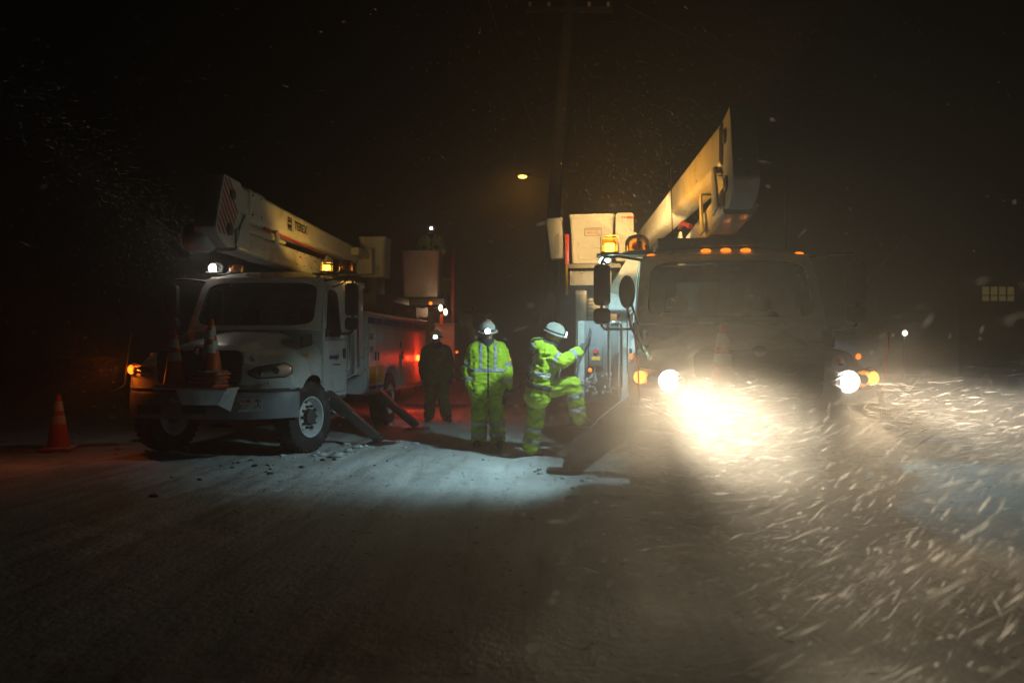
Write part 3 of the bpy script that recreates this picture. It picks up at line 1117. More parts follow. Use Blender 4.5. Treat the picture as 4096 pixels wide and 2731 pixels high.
# ---- the left, unlit truck
def left_beacons(P, dome, block):
    m = MB()
    m.bb(.70, 1.36, 1.22, 1.50, 2.655, 2.675)
    m.tube([(.75, 1.36, 2.55), (.75, 1.36, 2.66)], .03, 8)
    m.tube([(1.25, 1.36, 2.65), (1.2, 1.3, 2.52), (1.0, 1.3, 2.45)], .014, 6)
    m.bb(-1.16, -.5, 1.22, 1.50, 2.655, 2.675)
    m.tube([(-.75, 1.36, 2.55), (-.75, 1.36, 2.66)], .03, 8)
    m.build('beacon_bracket', M_BLACK, P, bevel=.005)
    block(.90, 1.34, 2.68)
    dome(1.22, 1.34, 2.68, False, .125, .20)
    dome(-.98, 1.34, 2.68, True, .135, .19, True, .075)
    dome(-.62, 1.34, 2.68, False, .125, .18)
    lamp('beacon_lamp', 'SPOT', (.90, 1.30, 2.92), (1, .55, .10), P_BEACON * .32, P, aim=(-.25, .5, 1), size=.05, spot=150, blend=.6)
    lamp('beacon_lamp', 'SPOT', (1.06, 1.6, 2.90), (1, .55, .10), P_BEACON * .30, P, aim=(-.1, 1, .3), size=.05, spot=150, blend=.6)
    lamp('strobe_lamp', 'POINT', (-1.0, 1.14, 2.79), (1, .94, .82), P_STROBE, P, size=.06)
    lamp('beacon_beam_lamp', 'SPOT', (-1.0, 1.12, 2.80), (1, .93, .75), P_RAY, P, aim=Matrix.Rotation(-YAW, 3, 'Z') @ Vector((2.05, -8.0, .20)), size=.02, spot=4.5, blend=.5)

def left_extras(P, q):
    # lettering and marks
    text('national', .115, M_BLUEINK, P, (1.080, 1.22, 1.345), SIDE_R, sx=.78, align='RIGHT', post=None)
    text('grid', .115, M_BLUEINK, P, (1.080, 1.23, 1.345), SIDE_R, sx=.82, align='LEFT', bold=.004)
    text('www.nationalgridus.com', .042, M_BLUEINK, P, (1.080, 1.30, 1.225), SIDE_R, sx=.9)
    text('16659', .082, M_INK, P, (.83, -.962, 1.005), FRONT, sx=.9, post=Matrix.Rotation(radians(12), 3, 'Z'))
    # danger plate on the bumper
    m = MB().box((.69, -1.125, .735), (.42, .006, .17), Matrix.Rotation(radians(6), 3, 'Z'))
    pl = m.build('warning_plate', M_LABEL, P)
    m = MB().box((.62, -1.136, .79), (.25, .004, .04), Matrix.Rotation(radians(6), 3, 'Z'))
    m.build('red_header', M_REDINK, pl)
    text('DANGER', .038, M_LABEL, pl, (.62, -1.141, .79), FRONT, post=Matrix.Rotation(radians(6), 3, 'Z'))
    for k in range(3):
        m = MB().box((.62, -1.136, .745 - .025 * k), (.24 - .04 * k, .003, .008), Matrix.Rotation(radians(6), 3, 'Z'))
        m.build('print_line', M_INK, pl)
    m = MB()
    m.tube([(.83, -1.115, .80), (.85, -1.115, .74), (.80, -1.115, .70)], .005, 5)
    m.tube([(.85, -1.115, .74), (.88, -1.11, .70)], .005, 5)
    m.tube([(.78, -1.115, .80), (.89, -1.11, .78)], .005, 5)
    m.ell((.835, -1.115, .805), (.014, .004, .014), 8, 6)
    m.build('pictogram', M_INK, pl)
    # boom lettering and logo, on the side that faces the other truck
    yb = 1.9
    t = (yb - (q['ey'] + .28)) / (q['ty'] - q['ey'] - .28)
    zb = q['zu0'] + (q['zu1'] - q['zu0']) * t
    xb = q['ex'] + (q['tx'] - q['ex']) * t + .170 - .03 * t + .009
    sl = math.atan2(q['zu1'] - q['zu0'], q['ty'] - q['ey'] - .28)
    text('TEREX', .19, M_INK, P, (xb, yb + .12, zb + .0), SIDE_R, sx=.95, bold=.006, post=Matrix.Rotation(-math.atan2(q['tx'] - q['ex'], q['ty'] - q['ey'] - .28), 3, 'Z') @ Matrix.Rotation(sl, 3, 'X'))
    lg = MB()
    for a, b_, c, d in ((-.08, .08, .09, .102), (-.08, .08, -.102, -.09), (-.08, -.066, -.09, .09), (.066, .08, -.09, .09), (-.05, .05, -.07, -.01), (-.05, -.01, .02, .07), (.01, .05, .02, .07)):
        lg.bb(xb - .002, xb + .001, yb - .36 + a, yb - .36 + b_, zb + c, zb + d)
    lg.build('boom_logo', M_INK, P)
    m = MB().box((q['ex'] + .15, 2.0, zb - .235), (.02, 2.6, .03), Matrix.Rotation(sl, 3, 'X'))
    m.build('boom_stripe', M_RED, P)
    m = MB().prism(rrect(.16, .16, .02), lambda u, v, a: Vector((xb - .02 + a, 3.9 + u, zb - .03 + v)), 0, .006)
    m.build('boom_sticker', M_LABEL, P)
    # bolts and stickers along the lower boom
    for k in range(5):
        for dz in (-.1, .1):
            m = MB().lathe([(.014, 0), (.014, .008), (.001, .01)], (q['ex'] + .20, 1.9 + .32 * k, 2.99 + dz), (1, 0, 0), 6)
            m.build('bolt', M_STEEL, P)
    for yy in (2.05, 2.75):
        m = MB().bb(q['ex'] + .199, q['ex'] + .202, yy - .05, yy + .05, 2.93, 3.05)
        m.build('boom_sticker', M_LABEL, P)
        m = MB().bb(q['ex'] + .202, q['ex'] + .204, yy - .045, yy + .045, 3.01, 3.045)
        m.build('print_line', M_REDINK, P)
    # tip arm, bucket
    m = MB()
    m.bb(.15, .40, 4.6, 5.4, 3.36, 3.52)
    m.bb(.12, .45, 5.35, 5.6, 3.05, 3.6)
    m.build('boom_tip', M_WHITE2, P, bevel=.02)
    bucket(P, (.36, 5.95, 3.02), .58, .58, .86)
    m = MB()
    m.bb(.2, .9, 5.3, 6.8, 2.45, 2.62)
    m.bb(.3, .5, 5.6, 6.2, 2.62, 3.0)
    m.build('bucket_rest', M_STEEL, P, bevel=.02)
    # perforated partition seen through the back window
    m = MB()
    m.bb(-.62, .62, 1.80, 1.815, 1.72, 2.32)
    pt = m.build('partition', mat('partition_metal', (.45, .42, .36), .5), P)
    m = MB()
    for i in range(16):
        for j in range(4):
            m.lathe([(.011, 0), (.011, .002), (.001, .002)], (-.36 + .055 * i + (.027 if j % 2 else 0), 1.799, 1.98 + .085 * j), (0, -1, 0), 8)
    h = m.build('partition_hole', M_BLACK, pt)
    h['kind'] = 'stuff'
    # tray that carries the cones
    m = MB()
    m.bb(-.36, .62, -1.52, -1.17, .95, .975)
    m.loft([[(-.05, -1.52, .95), (.60, -1.52, .95), (.50, -1.50, .76), (.02, -1.50, .76)], [(-.05, -1.5, .95), (.60, -1.5, .95), (.50, -1.48, .76), (.02, -1.48, .76)]], True, True)
    m.loft([[(.60, -1.52, .95), (.60, -1.17, .95), (.50, -1.17, .66), (.50, -1.50, .76)], [(.59, -1.5, .95), (.59, -1.17, .95), (.49, -1.17, .66), (.49, -1.48, .76)]], True, True)
    m.build('cone_tray', M_WHITE, P)
    # curb feeler wire on the far wing and antenna
    m = MB()
    m.tube([(-1.13, -.75, 1.68), (-1.15, -.8, 1.3), (-1.16, -.85, .98), (-1.20, -.9, .93), (-1.32, -.9, .90)], .008, 6)
    m.build('marker_rod', M_STEEL, P)
    m = MB()
    m.tube([(1.24, 1.86, 2.10), (1.25, 1.86, 1.2), (1.22, 1.86, 1.05), (1.05, 1.86, .98)], .02, 8)
    m.build('hand_rail', M_CHROME, P)
    m = MB().ell((1.25, 6.2, 1.28), (.03, .09, .07), 12, 8)
    m.build('tail_light', G_TAIL, P)
    MB().ell((1.25, 6.62, 1.28), (.02, .04, .035), 12, 8).build('tail_light', G_RED, P)
    lamp('tail_and_fill_lamp', 'POINT', (1.42, 6.2, 1.27), (1, .035, .012), 30, P, size=.05)
    lamp('tail_and_fill_lamp', 'POINT', (.6, 7.6, .5), (1, .04, .015), 20, P, size=.05)  # added low red fill with no fixture, reddens the snow behind the truck
    text('HGT', .15, M_INK, P, (1.226, 2.72, 1.68), SIDE_R, sx=.8)
    text('124', .15, M_INK, P, (1.226, 2.72, 1.46), SIDE_R, sx=.8)
    # dark bumper air slot and caked snow on the bumper
    m = MB()
    for k in range(9):
        m.ell((.7 + .05 * k + random.uniform(-.03, .03), 1.2 + .1 * random.random(), .47), (.06, .05, .02), 8, 5)
    m.build('snow_clump', M_SNOWCAP, P)

left = build_truck('bucket_truck', (-4.0, 11.5, 0), YAW,
    'white bucket truck with unlit headlights, a red striped boom elbow and cones on the bumper',
    dict(steer=radians(15), turn=(1, 0), turn_deep=1, turn_w=16, beacons=left_beacons, extras=left_extras, boom=dict(ex=-.02, ey=-.5, tx=.12, ty=5.0, stripes=True), tail=True))

# ---- the right truck with the headlights on
def right_beacons(P, dome, block):
    m = MB()
    m.bb(-1.52, -.78, 1.20, 1.52, 2.62, 2.64)
    m.tube([(-.85, 1.36, 2.50), (-.85, 1.36, 2.62)], .03, 8)
    m.build('beacon_bracket', M_BLACK, P, bevel=.005)
    block(-1.36, 1.34, 2.642, .19, .21)
    dome(-1.02, 1.34, 2.642, False, .15, .235)
    # round work lights: one under the bracket, one behind the cab on the far side
    for (px, py, pz), ax, aim, sp, k in (((-1.42, 1.24, 2.56), (-.25, .3, -.55), (-.20, .26, -.95), 130, 1.), ((1.16, 2.20, 1.62), (.7, -.1, -.6), (.52, -.66, -.74), 96, 1.1)):
        m = MB()
        av = Vector(ax).normalized()
        m.lathe([(.001, -.05), (.05, -.045), (.072, -.01), (.075, .02), (.001, .02)], (px, py, pz), av, 18)
        wl = m.build('work_light', M_BLACK, P)
        m = MB().ell(Vector((px, py, pz)) + av * .02, (.066, .045, .045), 14, 8)
        m.build('lens', G_COOL, wl)
        lamp('work_lamp', 'SPOT', Vector((px, py, pz)) + av * .10, (.56, .90, 1.0), P_WORK * k, P, aim=aim, size=.05, spot=sp, blend=.5)
    MB().ell((-1.42, 1.20, 2.555), (.066, .03, .045), 14, 8).build('lens', G_COOL, P)
    lamp('work_lamp', 'POINT', (-1.36, 1.52, 2.40), (.55, 1.0, .78), 26, P, size=.05)
    lamp('beacon_lamp', 'SPOT', (-1.36, 1.18, 2.82), (1, .44, .05), P_BEACON * 1.7, P, aim=(.3, .05, 1), size=.06, spot=165, blend=.5)
    lamp('beacon_lamp', 'SPOT', (-1.36, 1.52, 2.85), (1, .60, .20), P_BEACON * 11, P, aim=(.26, 1, .2), size=.06, spot=66, blend=.5)

def right_extras(P, q):
    # bucket hung out on the near side of the body
    B = bucket(P, (-1.62, 4.8, 2.88), .72, .66, .80)
    text('400 LBS', .058, M_REDINK, B, (-1.60, 4.455, 3.37), FRONT, ext=.001)
    text('PLATFORM CAPACITY', .024, M_INK, B, (-1.60, 4.455, 3.42), FRONT, ext=.001)
    m = MB()
    fr_ = [Vector((-1.60 + u, 4.458, 3.385 + v)) for u, v in rrect(.27, .12, .01)]
    m.tube(fr_ + fr_[:1], .003, 4, caps=False)
    m.build('label_frame', M_INK, B)
    m = MB()
    m.prism(rrect(.30, .80, .05), lambda u, v, a: Vector((-1.08 + u, 4.62 + a, 3.32 + v)), 0, .42)
    m.prism(rrect(.12, .52, .04), lambda u, v, a: Vector((-.94 + u, 4.62 + a, 3.14 + v)), .02, .40)
    m.build('jib_housing', M_WHITE2, P, bevel=.015)
    m = MB().bb(-1.05, -.94, 4.612, 4.619, 3.62, 3.655)
    m.build('warning_sticker', M_REDINK, P)
    for x in (-1.12, -1.08):
        MB().lathe([(.014, 0), (.014, .006), (.001, .008)], (x, 4.619, 3.64), (0, -1, 0), 10).build('bolt', M_STEEL, P)
    # liner / leaning panel beside the bucket
    m = MB()
    secs = []
    for z, x0, x1 in ((2.98, -2.30, -2.06), (3.0, -2.31, -2.06), (3.58, -2.38, -2.12), (3.66, -2.37, -2.10)):
        secs.append([Vector((x0, 4.72, z)), Vector((x1, 4.60, z)), Vector((x1, 5.0, z)), Vector((x0, 5.0, z))])
    m.loft(secs, True, True)
    cv = m.build('bucket_cover', M_WHITE2, P, bevel=.03)
    m = MB().prism(rrect(.08, .42, .039), lambda u, v, a: Vector((-2.20 + u, 4.66 + a - u * .5, 3.26 + v)), -.012, .004)
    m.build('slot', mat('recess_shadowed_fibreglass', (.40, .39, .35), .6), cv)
    m = MB().bb(-2.055, -1.99, 4.42, 4.5, 2.85, 3.35)
    m.build('bumper_strip', M_RED, P, bevel=.006)
    m = MB()
    m.bb(-2.05, -1.15, 4.5, 5.2, 2.80, 2.865)
    for k in range(24):
        m.bb(-2.03 + .036 * k, -2.012 + .036 * k, 4.485, 4.5, 2.80, 2.875)
    m.build('bucket_platform', M_STEEL, P)
    m = MB().bb(-1.98, -1.3, 4.52, 4.56, 2.52, 2.75)
    m.build('tread_panel', M_ALU, P)
    m = MB().tube([(-2.03, 4.46, 2.36), (-2.03, 4.46, 2.85)], .02, 8)
    m.build('rail', M_YEL, P)
    m = MB()
    m.bb(-1.88, -1.70, 4.4, 4.6, .7, 2.42)
    m.bb(-1.68, -1.20, 4.45, 4.55, .7, 2.30)
    for k in range(26):
        m.bb(-1.69, -1.60, 4.40, 4.45, .75 + .06 * k, .785 + .06 * k)
    m.build('rack_post', M_WHITE, P, bevel=.006)
    # opened cabinet door, swung square to the body, with a narrow blue-lit edge
    m = MB()
    m.bb(-1.80, -1.22, 2.60, 2.66, .72, 1.86)
    dr = m.build('open_cabinet_door', M_STEEL, P, bevel=.01)
    m = MB().bb(-1.79, -1.70, 2.575, 2.60, .72, 1.86)
    m.build('edge_panel', M_WHITE, dr, bevel=.004)
    m = MB()
    for k in range(40):
        m.ell((-1.60 + random.uniform(-.07, .07) + (.22 if k > 26 else 0), 2.592, .82 + random.uniform(0, .30)), (random.uniform(.012, .03), .012, random.uniform(.012, .035)), 7, 5)
    sc_ = m.build('frost', M_SNOWCAP, dr)
    sc_['kind'] = 'stuff'
    m = MB().bb(-1.64, -1.44, 2.52, 2.59, 1.22, 1.50)
    bx = m.build('control_box', M_STEEL, dr, bevel=.012)
    MB().lathe([(.035, 0), (.035, .025), (.03, .035), (.001, .036)], (-1.54, 2.52, 1.43), (0, -1, 0), 16).build('stop_button', M_RED, bx)
    MB().bb(-1.60, -1.48, 2.512, 2.52, 1.31, 1.36).build('label_plate', M_YEL, bx)
    MB().ell((-1.62, 2.53, 1.17), (.028, .02, .028), 12, 8).build('indicator_light', G_AMB, dr)
    MB().tube([(-1.62, 2.5, 1.55), (-1.62, 2.46, 1.75), (-1.60, 2.42, 1.70), (-1.75, 2.35, 1.42), (-1.84, 2.32, 1.15), (-1.80, 2.32, 1.0), (-1.68, 2.36, .95), (-1.58, 2.44, 1.02), (-1.55, 2.5, 1.2)], .014, 8).build('air_hose', M_STEEL, dr)
    # pedestal plate and cylinder behind the cab, chrome rails
    m = MB()
    m.prism([(-1.42, 1.95), (-1.42, 2.20), (-1.10, 2.72), (-.70, 2.72), (-.70, 1.95)], lambda u, v, a: Vector((u, 2.40 + a, v)), 0, .05)
    m.build('pedestal_plate', M_WHITE, P, bevel=.01)
    MB().lathe([(.001, 0), (.12, .0), (.13, .02), (.13, .55), (.001, .57)], (-1.38, 2.28, 2.10), (1, 0, 0), 20).build('winch_drum', M_WHITE, P)
    m = MB().lathe([(.15, 0), (.15, .05), (.135, .06), (.001, .06)], (-1.42, 2.28, 2.10), (1, 0, 0), 20)
    m.build('drum_flange', M_CHROME, P)
    m = MB()
    for x in (-1.36, -1.20):
        m.tube([(x, 2.05, .95), (x, 2.05, 1.78)], .022, 8)
    m.tube([(-1.36, 2.05, 1.78), (-1.34, 2.05, 1.82), (-1.22, 2.05, 1.82), (-1.20, 2.05, 1.78)], .02, 8)
    m.tube([(-1.36, 2.05, .95), (-1.20, 2.05, .95)], .02, 8)
    m.build('hand_rail', M_CHROME, P)
    # boom lettering on the side that faces left, lamp, guard rail
    text('A', .27, M_ORINK, P, (q['ex'] - .520, 3.55, 3.49), SIDE_L, sx=.9, bold=.01, post=Matrix.Rotation(radians(5.9), 3, 'Z'))
    text('LTEC', .25, M_INK, P, (q['ex'] - .482, 3.10, 3.49), SIDE_L, sx=.8, bold=.008, post=Matrix.Rotation(radians(5.9), 3, 'Z'))
    m = MB()
    m.lathe([(.001, .06), (.05, .05), (.07, 0), (.001, -.01)], (q['ex'] - .14, 2.2, 3.86), (-.4, -1, 0), 14)
    wl = m.build('boom_lamp', M_BLACK, P)
    MB().ell((q['ex'] - .15, 2.17, 3.86), (.05, .03, .05), 12, 8).build('lens', M_LENS, wl)
    MB().tube([(q['ex'] - .30, 1.2, 2.95), (q['ex'] - .32, 2.0, 3.12), (q['ex'] - .32, 2.4, 3.12)], .03, 8).build('guard_rail', M_RED, P)
    m = MB()
    m.bb(-.80, .4, .95, 1.8, 2.68, 2.78)
    m.build('roof_box', M_STEEL, P, bevel=.02)
    MB().tube([(-.62, 1.0, 2.62), (-.62, 1.0, 2.85), (-.64, 1.0, 3.6)], .006, 6).build('antenna', M_BLACK, P)
    MB().tube([(.78, 1.5, 2.55), (.80, 1.5, 3.1), (.82, 1.5, 3.75)], .02, 8).build('exhaust_stack', M_CHROME, P)
    for sx in (-1, 1):
        MB().tube([(sx * 1.10, -1.02, .9), (sx * 1.12, -1.04, 1.3), (sx * 1.15, -1.04, 1.62)], .010, 6).build('marker_rod', M_RED, P)
    m = MB()
    for x in (.28, .75):
        m.tube([(x, -1.2, .95), (x + .02, -1.26, .82), (x + .09, -1.27, .76), (x + .2, -1.27, .76), (x + .27, -1.26, .82), (x + .30, -1.2, .98)], .014, 8)
    m.build('tow_hook', M_CHROME, P)
    m = MB()
    m.bb(-.70, -.06, -1.55, -1.17, .95, .975)
    m.build('cone_tray', M_WHITE, P, bevel=.005)

right = build_truck('bucket_truck', (2.42, 8.45, 0), YAW,
    'bucket truck with blazing headlights and lit amber roof markers behind blowing snow',
    dict(steer=0, head_on=True, turn=(1, 1), turn_w=2.5, markers=True, hood_mirror=True, white_outriggers=True, outriggers=(.85, 6.4), beacons=right_beacons, extras=right_extras, boom=dict(ex=-.08, ey=-.5, tx=-.68, ty=5.6, ew=.13, stripes=False)))

# ---- third truck, tail towards us beyond the left one
def far_beacons(P, dome, block):
    m = MB().bb(-1.16, -.5, 1.22, 1.50, 2.655, 2.675)
    m.build('beacon_bracket', M_BLACK, P)
    dome(-.98, 1.34, 2.68, False)

def far_extras(P, q):
    bucket(P, (-.27, 6.5, 2.78), .98, .80, 1.2)
    m = MB().bb(-.9, .5, 6.0, 6.95, 2.60, 2.76)
    m.build('bucket_rest', M_STEEL, P)
    m = MB().prism([(5.8, 2.1), (6.6, 2.1), (6.7, 3.6), (6.4, 4.1), (6.0, 4.05)], lambda u, v, a: Vector((-1.05 + a, u, v)), -.06, .02)
    m.build('tarpaulin', M_RED, P, bevel=.02)
    for x, z in ((-.86, 2.50), (-.98, 2.40)):
        m = MB().ell((x, 7.28, z), (.05, .03, .085), 12, 8)
        m.build('work_light', G_CABIN, P)
    m = MB().ell((-.60, 7.26, 2.62), (.045, .03, .045), 12, 8)
    m.build('marker_light', G_AMB, P)
    m = MB().bb(-.92, -.84, 7.24, 7.26, 2.1, 2.34)
    m.build('reflector_board', M_ORANGE, P)
    for x0, x1 in ((-.52, -.2), (-.02, .22)):
        m = MB().bb(x0, x1, 7.2, 7.22, 2.28, 2.5)
        m.build('white_panel', M_LABEL, P)
    lamp('work_lamp', 'POINT', (-.75, 7.42, 2.5), (1, .72, .4), 6, P, size=.06)
    MB().ell((-1.22, 6.9, 1.4), (.03, .05, .03), 10, 6).build('side_marker', G_AMB, P)

far = build_truck('bucket_truck', (-2.15, 27.2, 0), radians(180) + YAW * .6,
    'dim bucket truck farther back, seen from behind with red tail lights and a raised bucket',
    dict(steer=0, simple=True, beacons=far_beacons, extras=far_extras, boom=dict(ex=.1, ey=-.5, tx=-.1, ty=5.6), outriggers=(6.6,)))
M_HIVIS_DIM = mat('hi_vis_cloth_shaded', (.09, .07, .016), .9, bump=.2)  # hi-vis cloth with the far worker's shade put into its colour
# ------------------------------------------------------------------ people
def remesh(mb, voxel, smooth_n=4):
    o = mb.build('tmp_figure', [], None)
    r = o.modifiers.new('r', 'REMESH')
    r.mode = 'VOXEL'
    r.voxel_size = voxel
    s_ = o.modifiers.new('s', 'SMOOTH')
    s_.factor = .5
    s_.iterations = smooth_n
    dg = bpy.context.evaluated_depsgraph_get()
    dg.update()
    me = bpy.data.meshes.new_from_object(o.evaluated_get(dg))
    old = o.data
    bpy.data.objects.remove(o)
    bpy.data.meshes.remove(old)
    return me

def seg_t(p, a, b):
    d = b - a
    t = max(0., min(1., (p - a).dot(d) / max(1e-9, d.length_squared)))
    return t, (p - (a + d * t)).length

def wrinkle(me, amp, freq, seed, segs=None):
    vs = me.vertices
    nrm = [v.normal.copy() for v in vs]
    for v, n in zip(vs, nrm):
        p = v.co
        q = Vector((p.x * freq, p.y * freq, p.z * freq * 1.7 + seed))
        w = noise.noise(q) + .5 * noise.noise(q * 2.3)
        w = 1 - 2.2 * abs(w)
        v.co = p + n * amp * w
    me.update()

def finish(me, name, mats, parent):
    me.name = name
    me.materials.clear()
    for m in (mats if isinstance(mats, (list, tuple)) else [mats]):
        me.materials.append(m)
    me.polygons.foreach_set('use_smooth', [True] * len(me.polygons))
    o = bpy.data.objects.new(name, me)
    COL.objects.link(o)
    o.parent = parent
    return o

def shell(me, pred, off, name, m, parent):
    """a separate thin layer over the faces for which pred(centre, normal) holds"""
    keep = [p for p in me.polygons if pred(p.center, p.normal)]
    if not keep:
        return None
    idx = {}
    vs, fs = [], []
    for p in keep:
        f = []
        for i in p.vertices:
            if i not in idx:
                idx[i] = len(vs)
                v = me.vertices[i]
                vs.append(v.co + v.normal * off)
            f.append(idx[i])
        fs.append(f)
    # turn the rim down into the cloth so that the layer has a closed edge
    cnt = {}
    for f in fs:
        for i in range(len(f)):
            e = (f[i], f[(i + 1) % len(f)])
            cnt.setdefault(tuple(sorted(e)), []).append(e)
    inv = {v: k for k, v in idx.items()}
    inner = {}
    for es in list(cnt.values()):
        if len(es) == 1:
            p, q = es[0]
            for i in (p, q):
                if i not in inner:
                    v = me.vertices[inv[i]]
                    inner[i] = len(vs)
                    vs.append(v.co - v.normal * .004)
            fs.append([q, p, inner[p], inner[q]])
    nm = bpy.data.meshes.new(name)
    nm.from_pydata(vs, [], fs)
    return finish(nm, name, m, parent)

def hand(mb, w, dirv, palm_n, side, curl=.5, s=1.):
    """glove: palm and five bent fingers. dirv = along the hand, palm_n = out of the palm, side = towards the thumb"""
    d, pn, sd = Vector(dirv).normalized(), Vector(palm_n).normalized(), Vector(side).normalized()
    w = Vector(w)
    for k, (off, ln) in enumerate(((.033, .075), (.011, .085), (-.011, .08), (-.033, .062))):
        a = w + sd * off * s * .8
        kn = w + d * .095 * s + sd * off * s
        mb.caps(a, kn, .022 * s, .019 * s, 8)
        c1 = (d * cos(curl * .7) + pn * sin(curl * .7)).normalized()
        p1 = kn + c1 * ln * .5 * s
        c2 = (d * cos(curl * 1.9) + pn * sin(curl * 1.9)).normalized()
        p2 = p1 + c2 * ln * .5 * s
        mb.caps(kn, p1, .0165 * s, .0145 * s, 8)
        mb.caps(p1, p2, .0145 * s, .012 * s, 8)
    t0 = w + d * .03 * s + sd * .03 * s
    t1 = t0 + (d * .6 + sd * .75 + pn * .25).normalized() * .05 * s
    t2 = t1 + (d * .85 + sd * .25 + pn * .5).normalized() * .04 * s
    mb.caps(w, t0, .024 * s, .02 * s, 8)
    mb.caps(t0, t1, .02 * s, .017 * s, 8)
    mb.caps(t1, t2, .016 * s, .013 * s, 8)

def make_person(loc, rz, label, J, lamp_on=True, led_w=1.5, harness=False, vox=.011, beam=None, group='utility workers in hi-vis suits', hood=True, lamp_side=0., suit=True):
    root = empty('person', loc, rz, label, 'person', group)
    V = {k: Vector(v) for k, v in J.items()}
    H = V['head']
    fwd = V['face'].normalized()
    up = (V['head'] - V['neck']).normalized()
    right = fwd.cross(up).normalized()
    up = right.cross(fwd).normalized()
    R = Matrix((right, fwd, up)).transposed()
    hp = lambda x, y, z: H + R @ Vector((x, y, z))
    # --- the body
    b = MB()
    b.ell(H, (.075, .095, .115), 16, 12, R)
    b.ell(hp(0, .02, -.075), (.055, .065, .06), 12, 8, R)
    b.caps(hp(0, .088, .02), hp(0, .112, -.025), .011, .017, 8)        # nose
    b.caps(hp(-.028, .092, -.058), hp(.028, .092, -.058), .009, .009, 8)  # lips
    b.caps(hp(-.045, .078, .035), hp(.045, .078, .035), .014, .014, 8)    # brow
    for sx in (-1, 1):
        b.ell(hp(sx * .078, -.005, .0), (.012, .025, .034), 8, 6, R)
    b.caps(V['neck'], hp(0, -.02, -.06), .062, .055)
    ch = (V['shL'] + V['shR']) / 2
    pe = (V['hipL'] + V['hipR']) / 2
    b.caps(ch, V['neck'], .09, .06)
    for s_ in 'LR':
        b.caps(V['sh' + s_].lerp(ch, .25), V['hip' + s_].lerp(pe, .1), .105, .11)
        b.caps(V['sh' + s_].lerp(ch, .7), V['hip' + s_].lerp(pe, .6), .11, .11)
        b.caps(ch, V['sh' + s_], .085, .07)
        b.caps(V['sh' + s_], V['el' + s_], .058, .045)
        b.caps(V['el' + s_], V['wr' + s_], .044, .032)
        b.caps(V['hip' + s_], V['kn' + s_], .085, .06)
        b.caps(V['kn' + s_], V['an' + s_], .06, .045)
        toe = V['toe' + s_]
        an = V['an' + s_]
        heel = an + Vector((0, 0, -.06)) - (toe - an).normalized() * .05
        b.caps(an + Vector((0, 0, .08)), heel, .066, .052)
        b.caps(heel, toe, .052, .047)
        b.caps(an, toe, .055, .046)
        hd = V['hd' + s_] - V['wr' + s_]
        hand(b, V['wr' + s_], hd, V.get('pn' + s_, Vector((0, 1, 0))), V.get('th' + s_, Vector((0, 1, 0))), J.get('curl', .55) if not isinstance(J.get('curl'), tuple) else .5)
    me = remesh(b, vox, 3)
    body = finish(me, 'body', [M_SKIN, M_GLOVE, M_BOOT, M_DARKC], root)
    mi = []
    for p in me.polygons:
        c = p.center
        if min((c - V['wrL']).length, (c - V['wrR']).length, (c - V['hdL']).length, (c - V['hdR']).length) < .17 and c.z < H.z - .1 and min(seg_t(c, V['hipL'], V['knL'])[1], seg_t(c, V['hipR'], V['knR'])[1]) > .10:
            mi.append(1)
        elif min(seg_t(c, V['anL'], V['toeL'])[1], seg_t(c, V['anR'], V['toeR'])[1]) < .2:
            mi.append(2)
        elif (c - H).dot(up) > -.13 and (c - H).length < .2:
            mi.append(0)
        else:
            mi.append(3)
    me.polygons.foreach_set('material_index', mi)
    # eyes
    for sx in (-1, 1):
        MB().ell(hp(sx * .031, .082, .012), (.013, .012, .009), 10, 6, R).build('eye', M_LABEL, body)
    # --- jacket
    j = MB()
    dn = (pe - ch).normalized()
    for s_ in 'LR':
        j.caps(V['sh' + s_].lerp(ch, .22), V['hip' + s_].lerp(pe, -.12), .135, .165)
        j.caps(V['sh' + s_].lerp(ch, .6), V['hip' + s_].lerp(pe, .5), .145, .165)
        j.caps(V['hip' + s_].lerp(pe, -.05), V['hip' + s_].lerp(pe, -.1) + dn * .10, .16, .165)
        j.caps(ch, V['sh' + s_], .115, .10)
        j.caps(V['sh' + s_], V['el' + s_], .098, .085)
        j.caps(V['el' + s_], V['wr' + s_].lerp(V['el' + s_], .04), .085, .072)
    j.caps(ch + Vector((0, 0, .02)), V['neck'] + Vector((0, 0, .03)), .11, .088)
    if hood:
        hb_ = V['neck'] - fwd * .11 + Vector((0, 0, .0))
        j.ell(hb_ + Vector((0, 0, -.02)), (.16, .125, .12), 12, 8, R)
    jm = remesh(j, vox, 4)
    wrinkle(jm, .016, 7., 3.1 * (loc[0] + 9))
    # keep the collar open
    jk = finish(jm, 'jacket', M_HIVIS_DIM if suit == 'dim' else M_HIVIS, root)
    t = MB()
    for s_ in 'LR':
        t.caps(V['hip' + s_].lerp(pe, .2), V['hip' + s_] + dn * .02, .145, .15)
        t.caps(V['hip' + s_], V['kn' + s_], .135, .112)
        an = V['an' + s_]
        ft = V['kn' + s_].lerp(an, .99)
        t.caps(V['kn' + s_], ft, .112, .105)
    t.caps(V['hipL'], V['hipR'], .14, .14)
    tm = remesh(t, vox, 4)
    wrinkle(tm, .017, 6.5, 5.7 * (loc[0] + 7))
    tr = finish(tm, 'trousers', M_HIVIS_DIM if suit == 'dim' else M_HIVIS2, root)
    # reflective tape
    tor = lambda c: (c - ch).dot(dn)
    arms = [(V['sh' + s_], V['el' + s_], V['wr' + s_]) for s_ in 'LR']
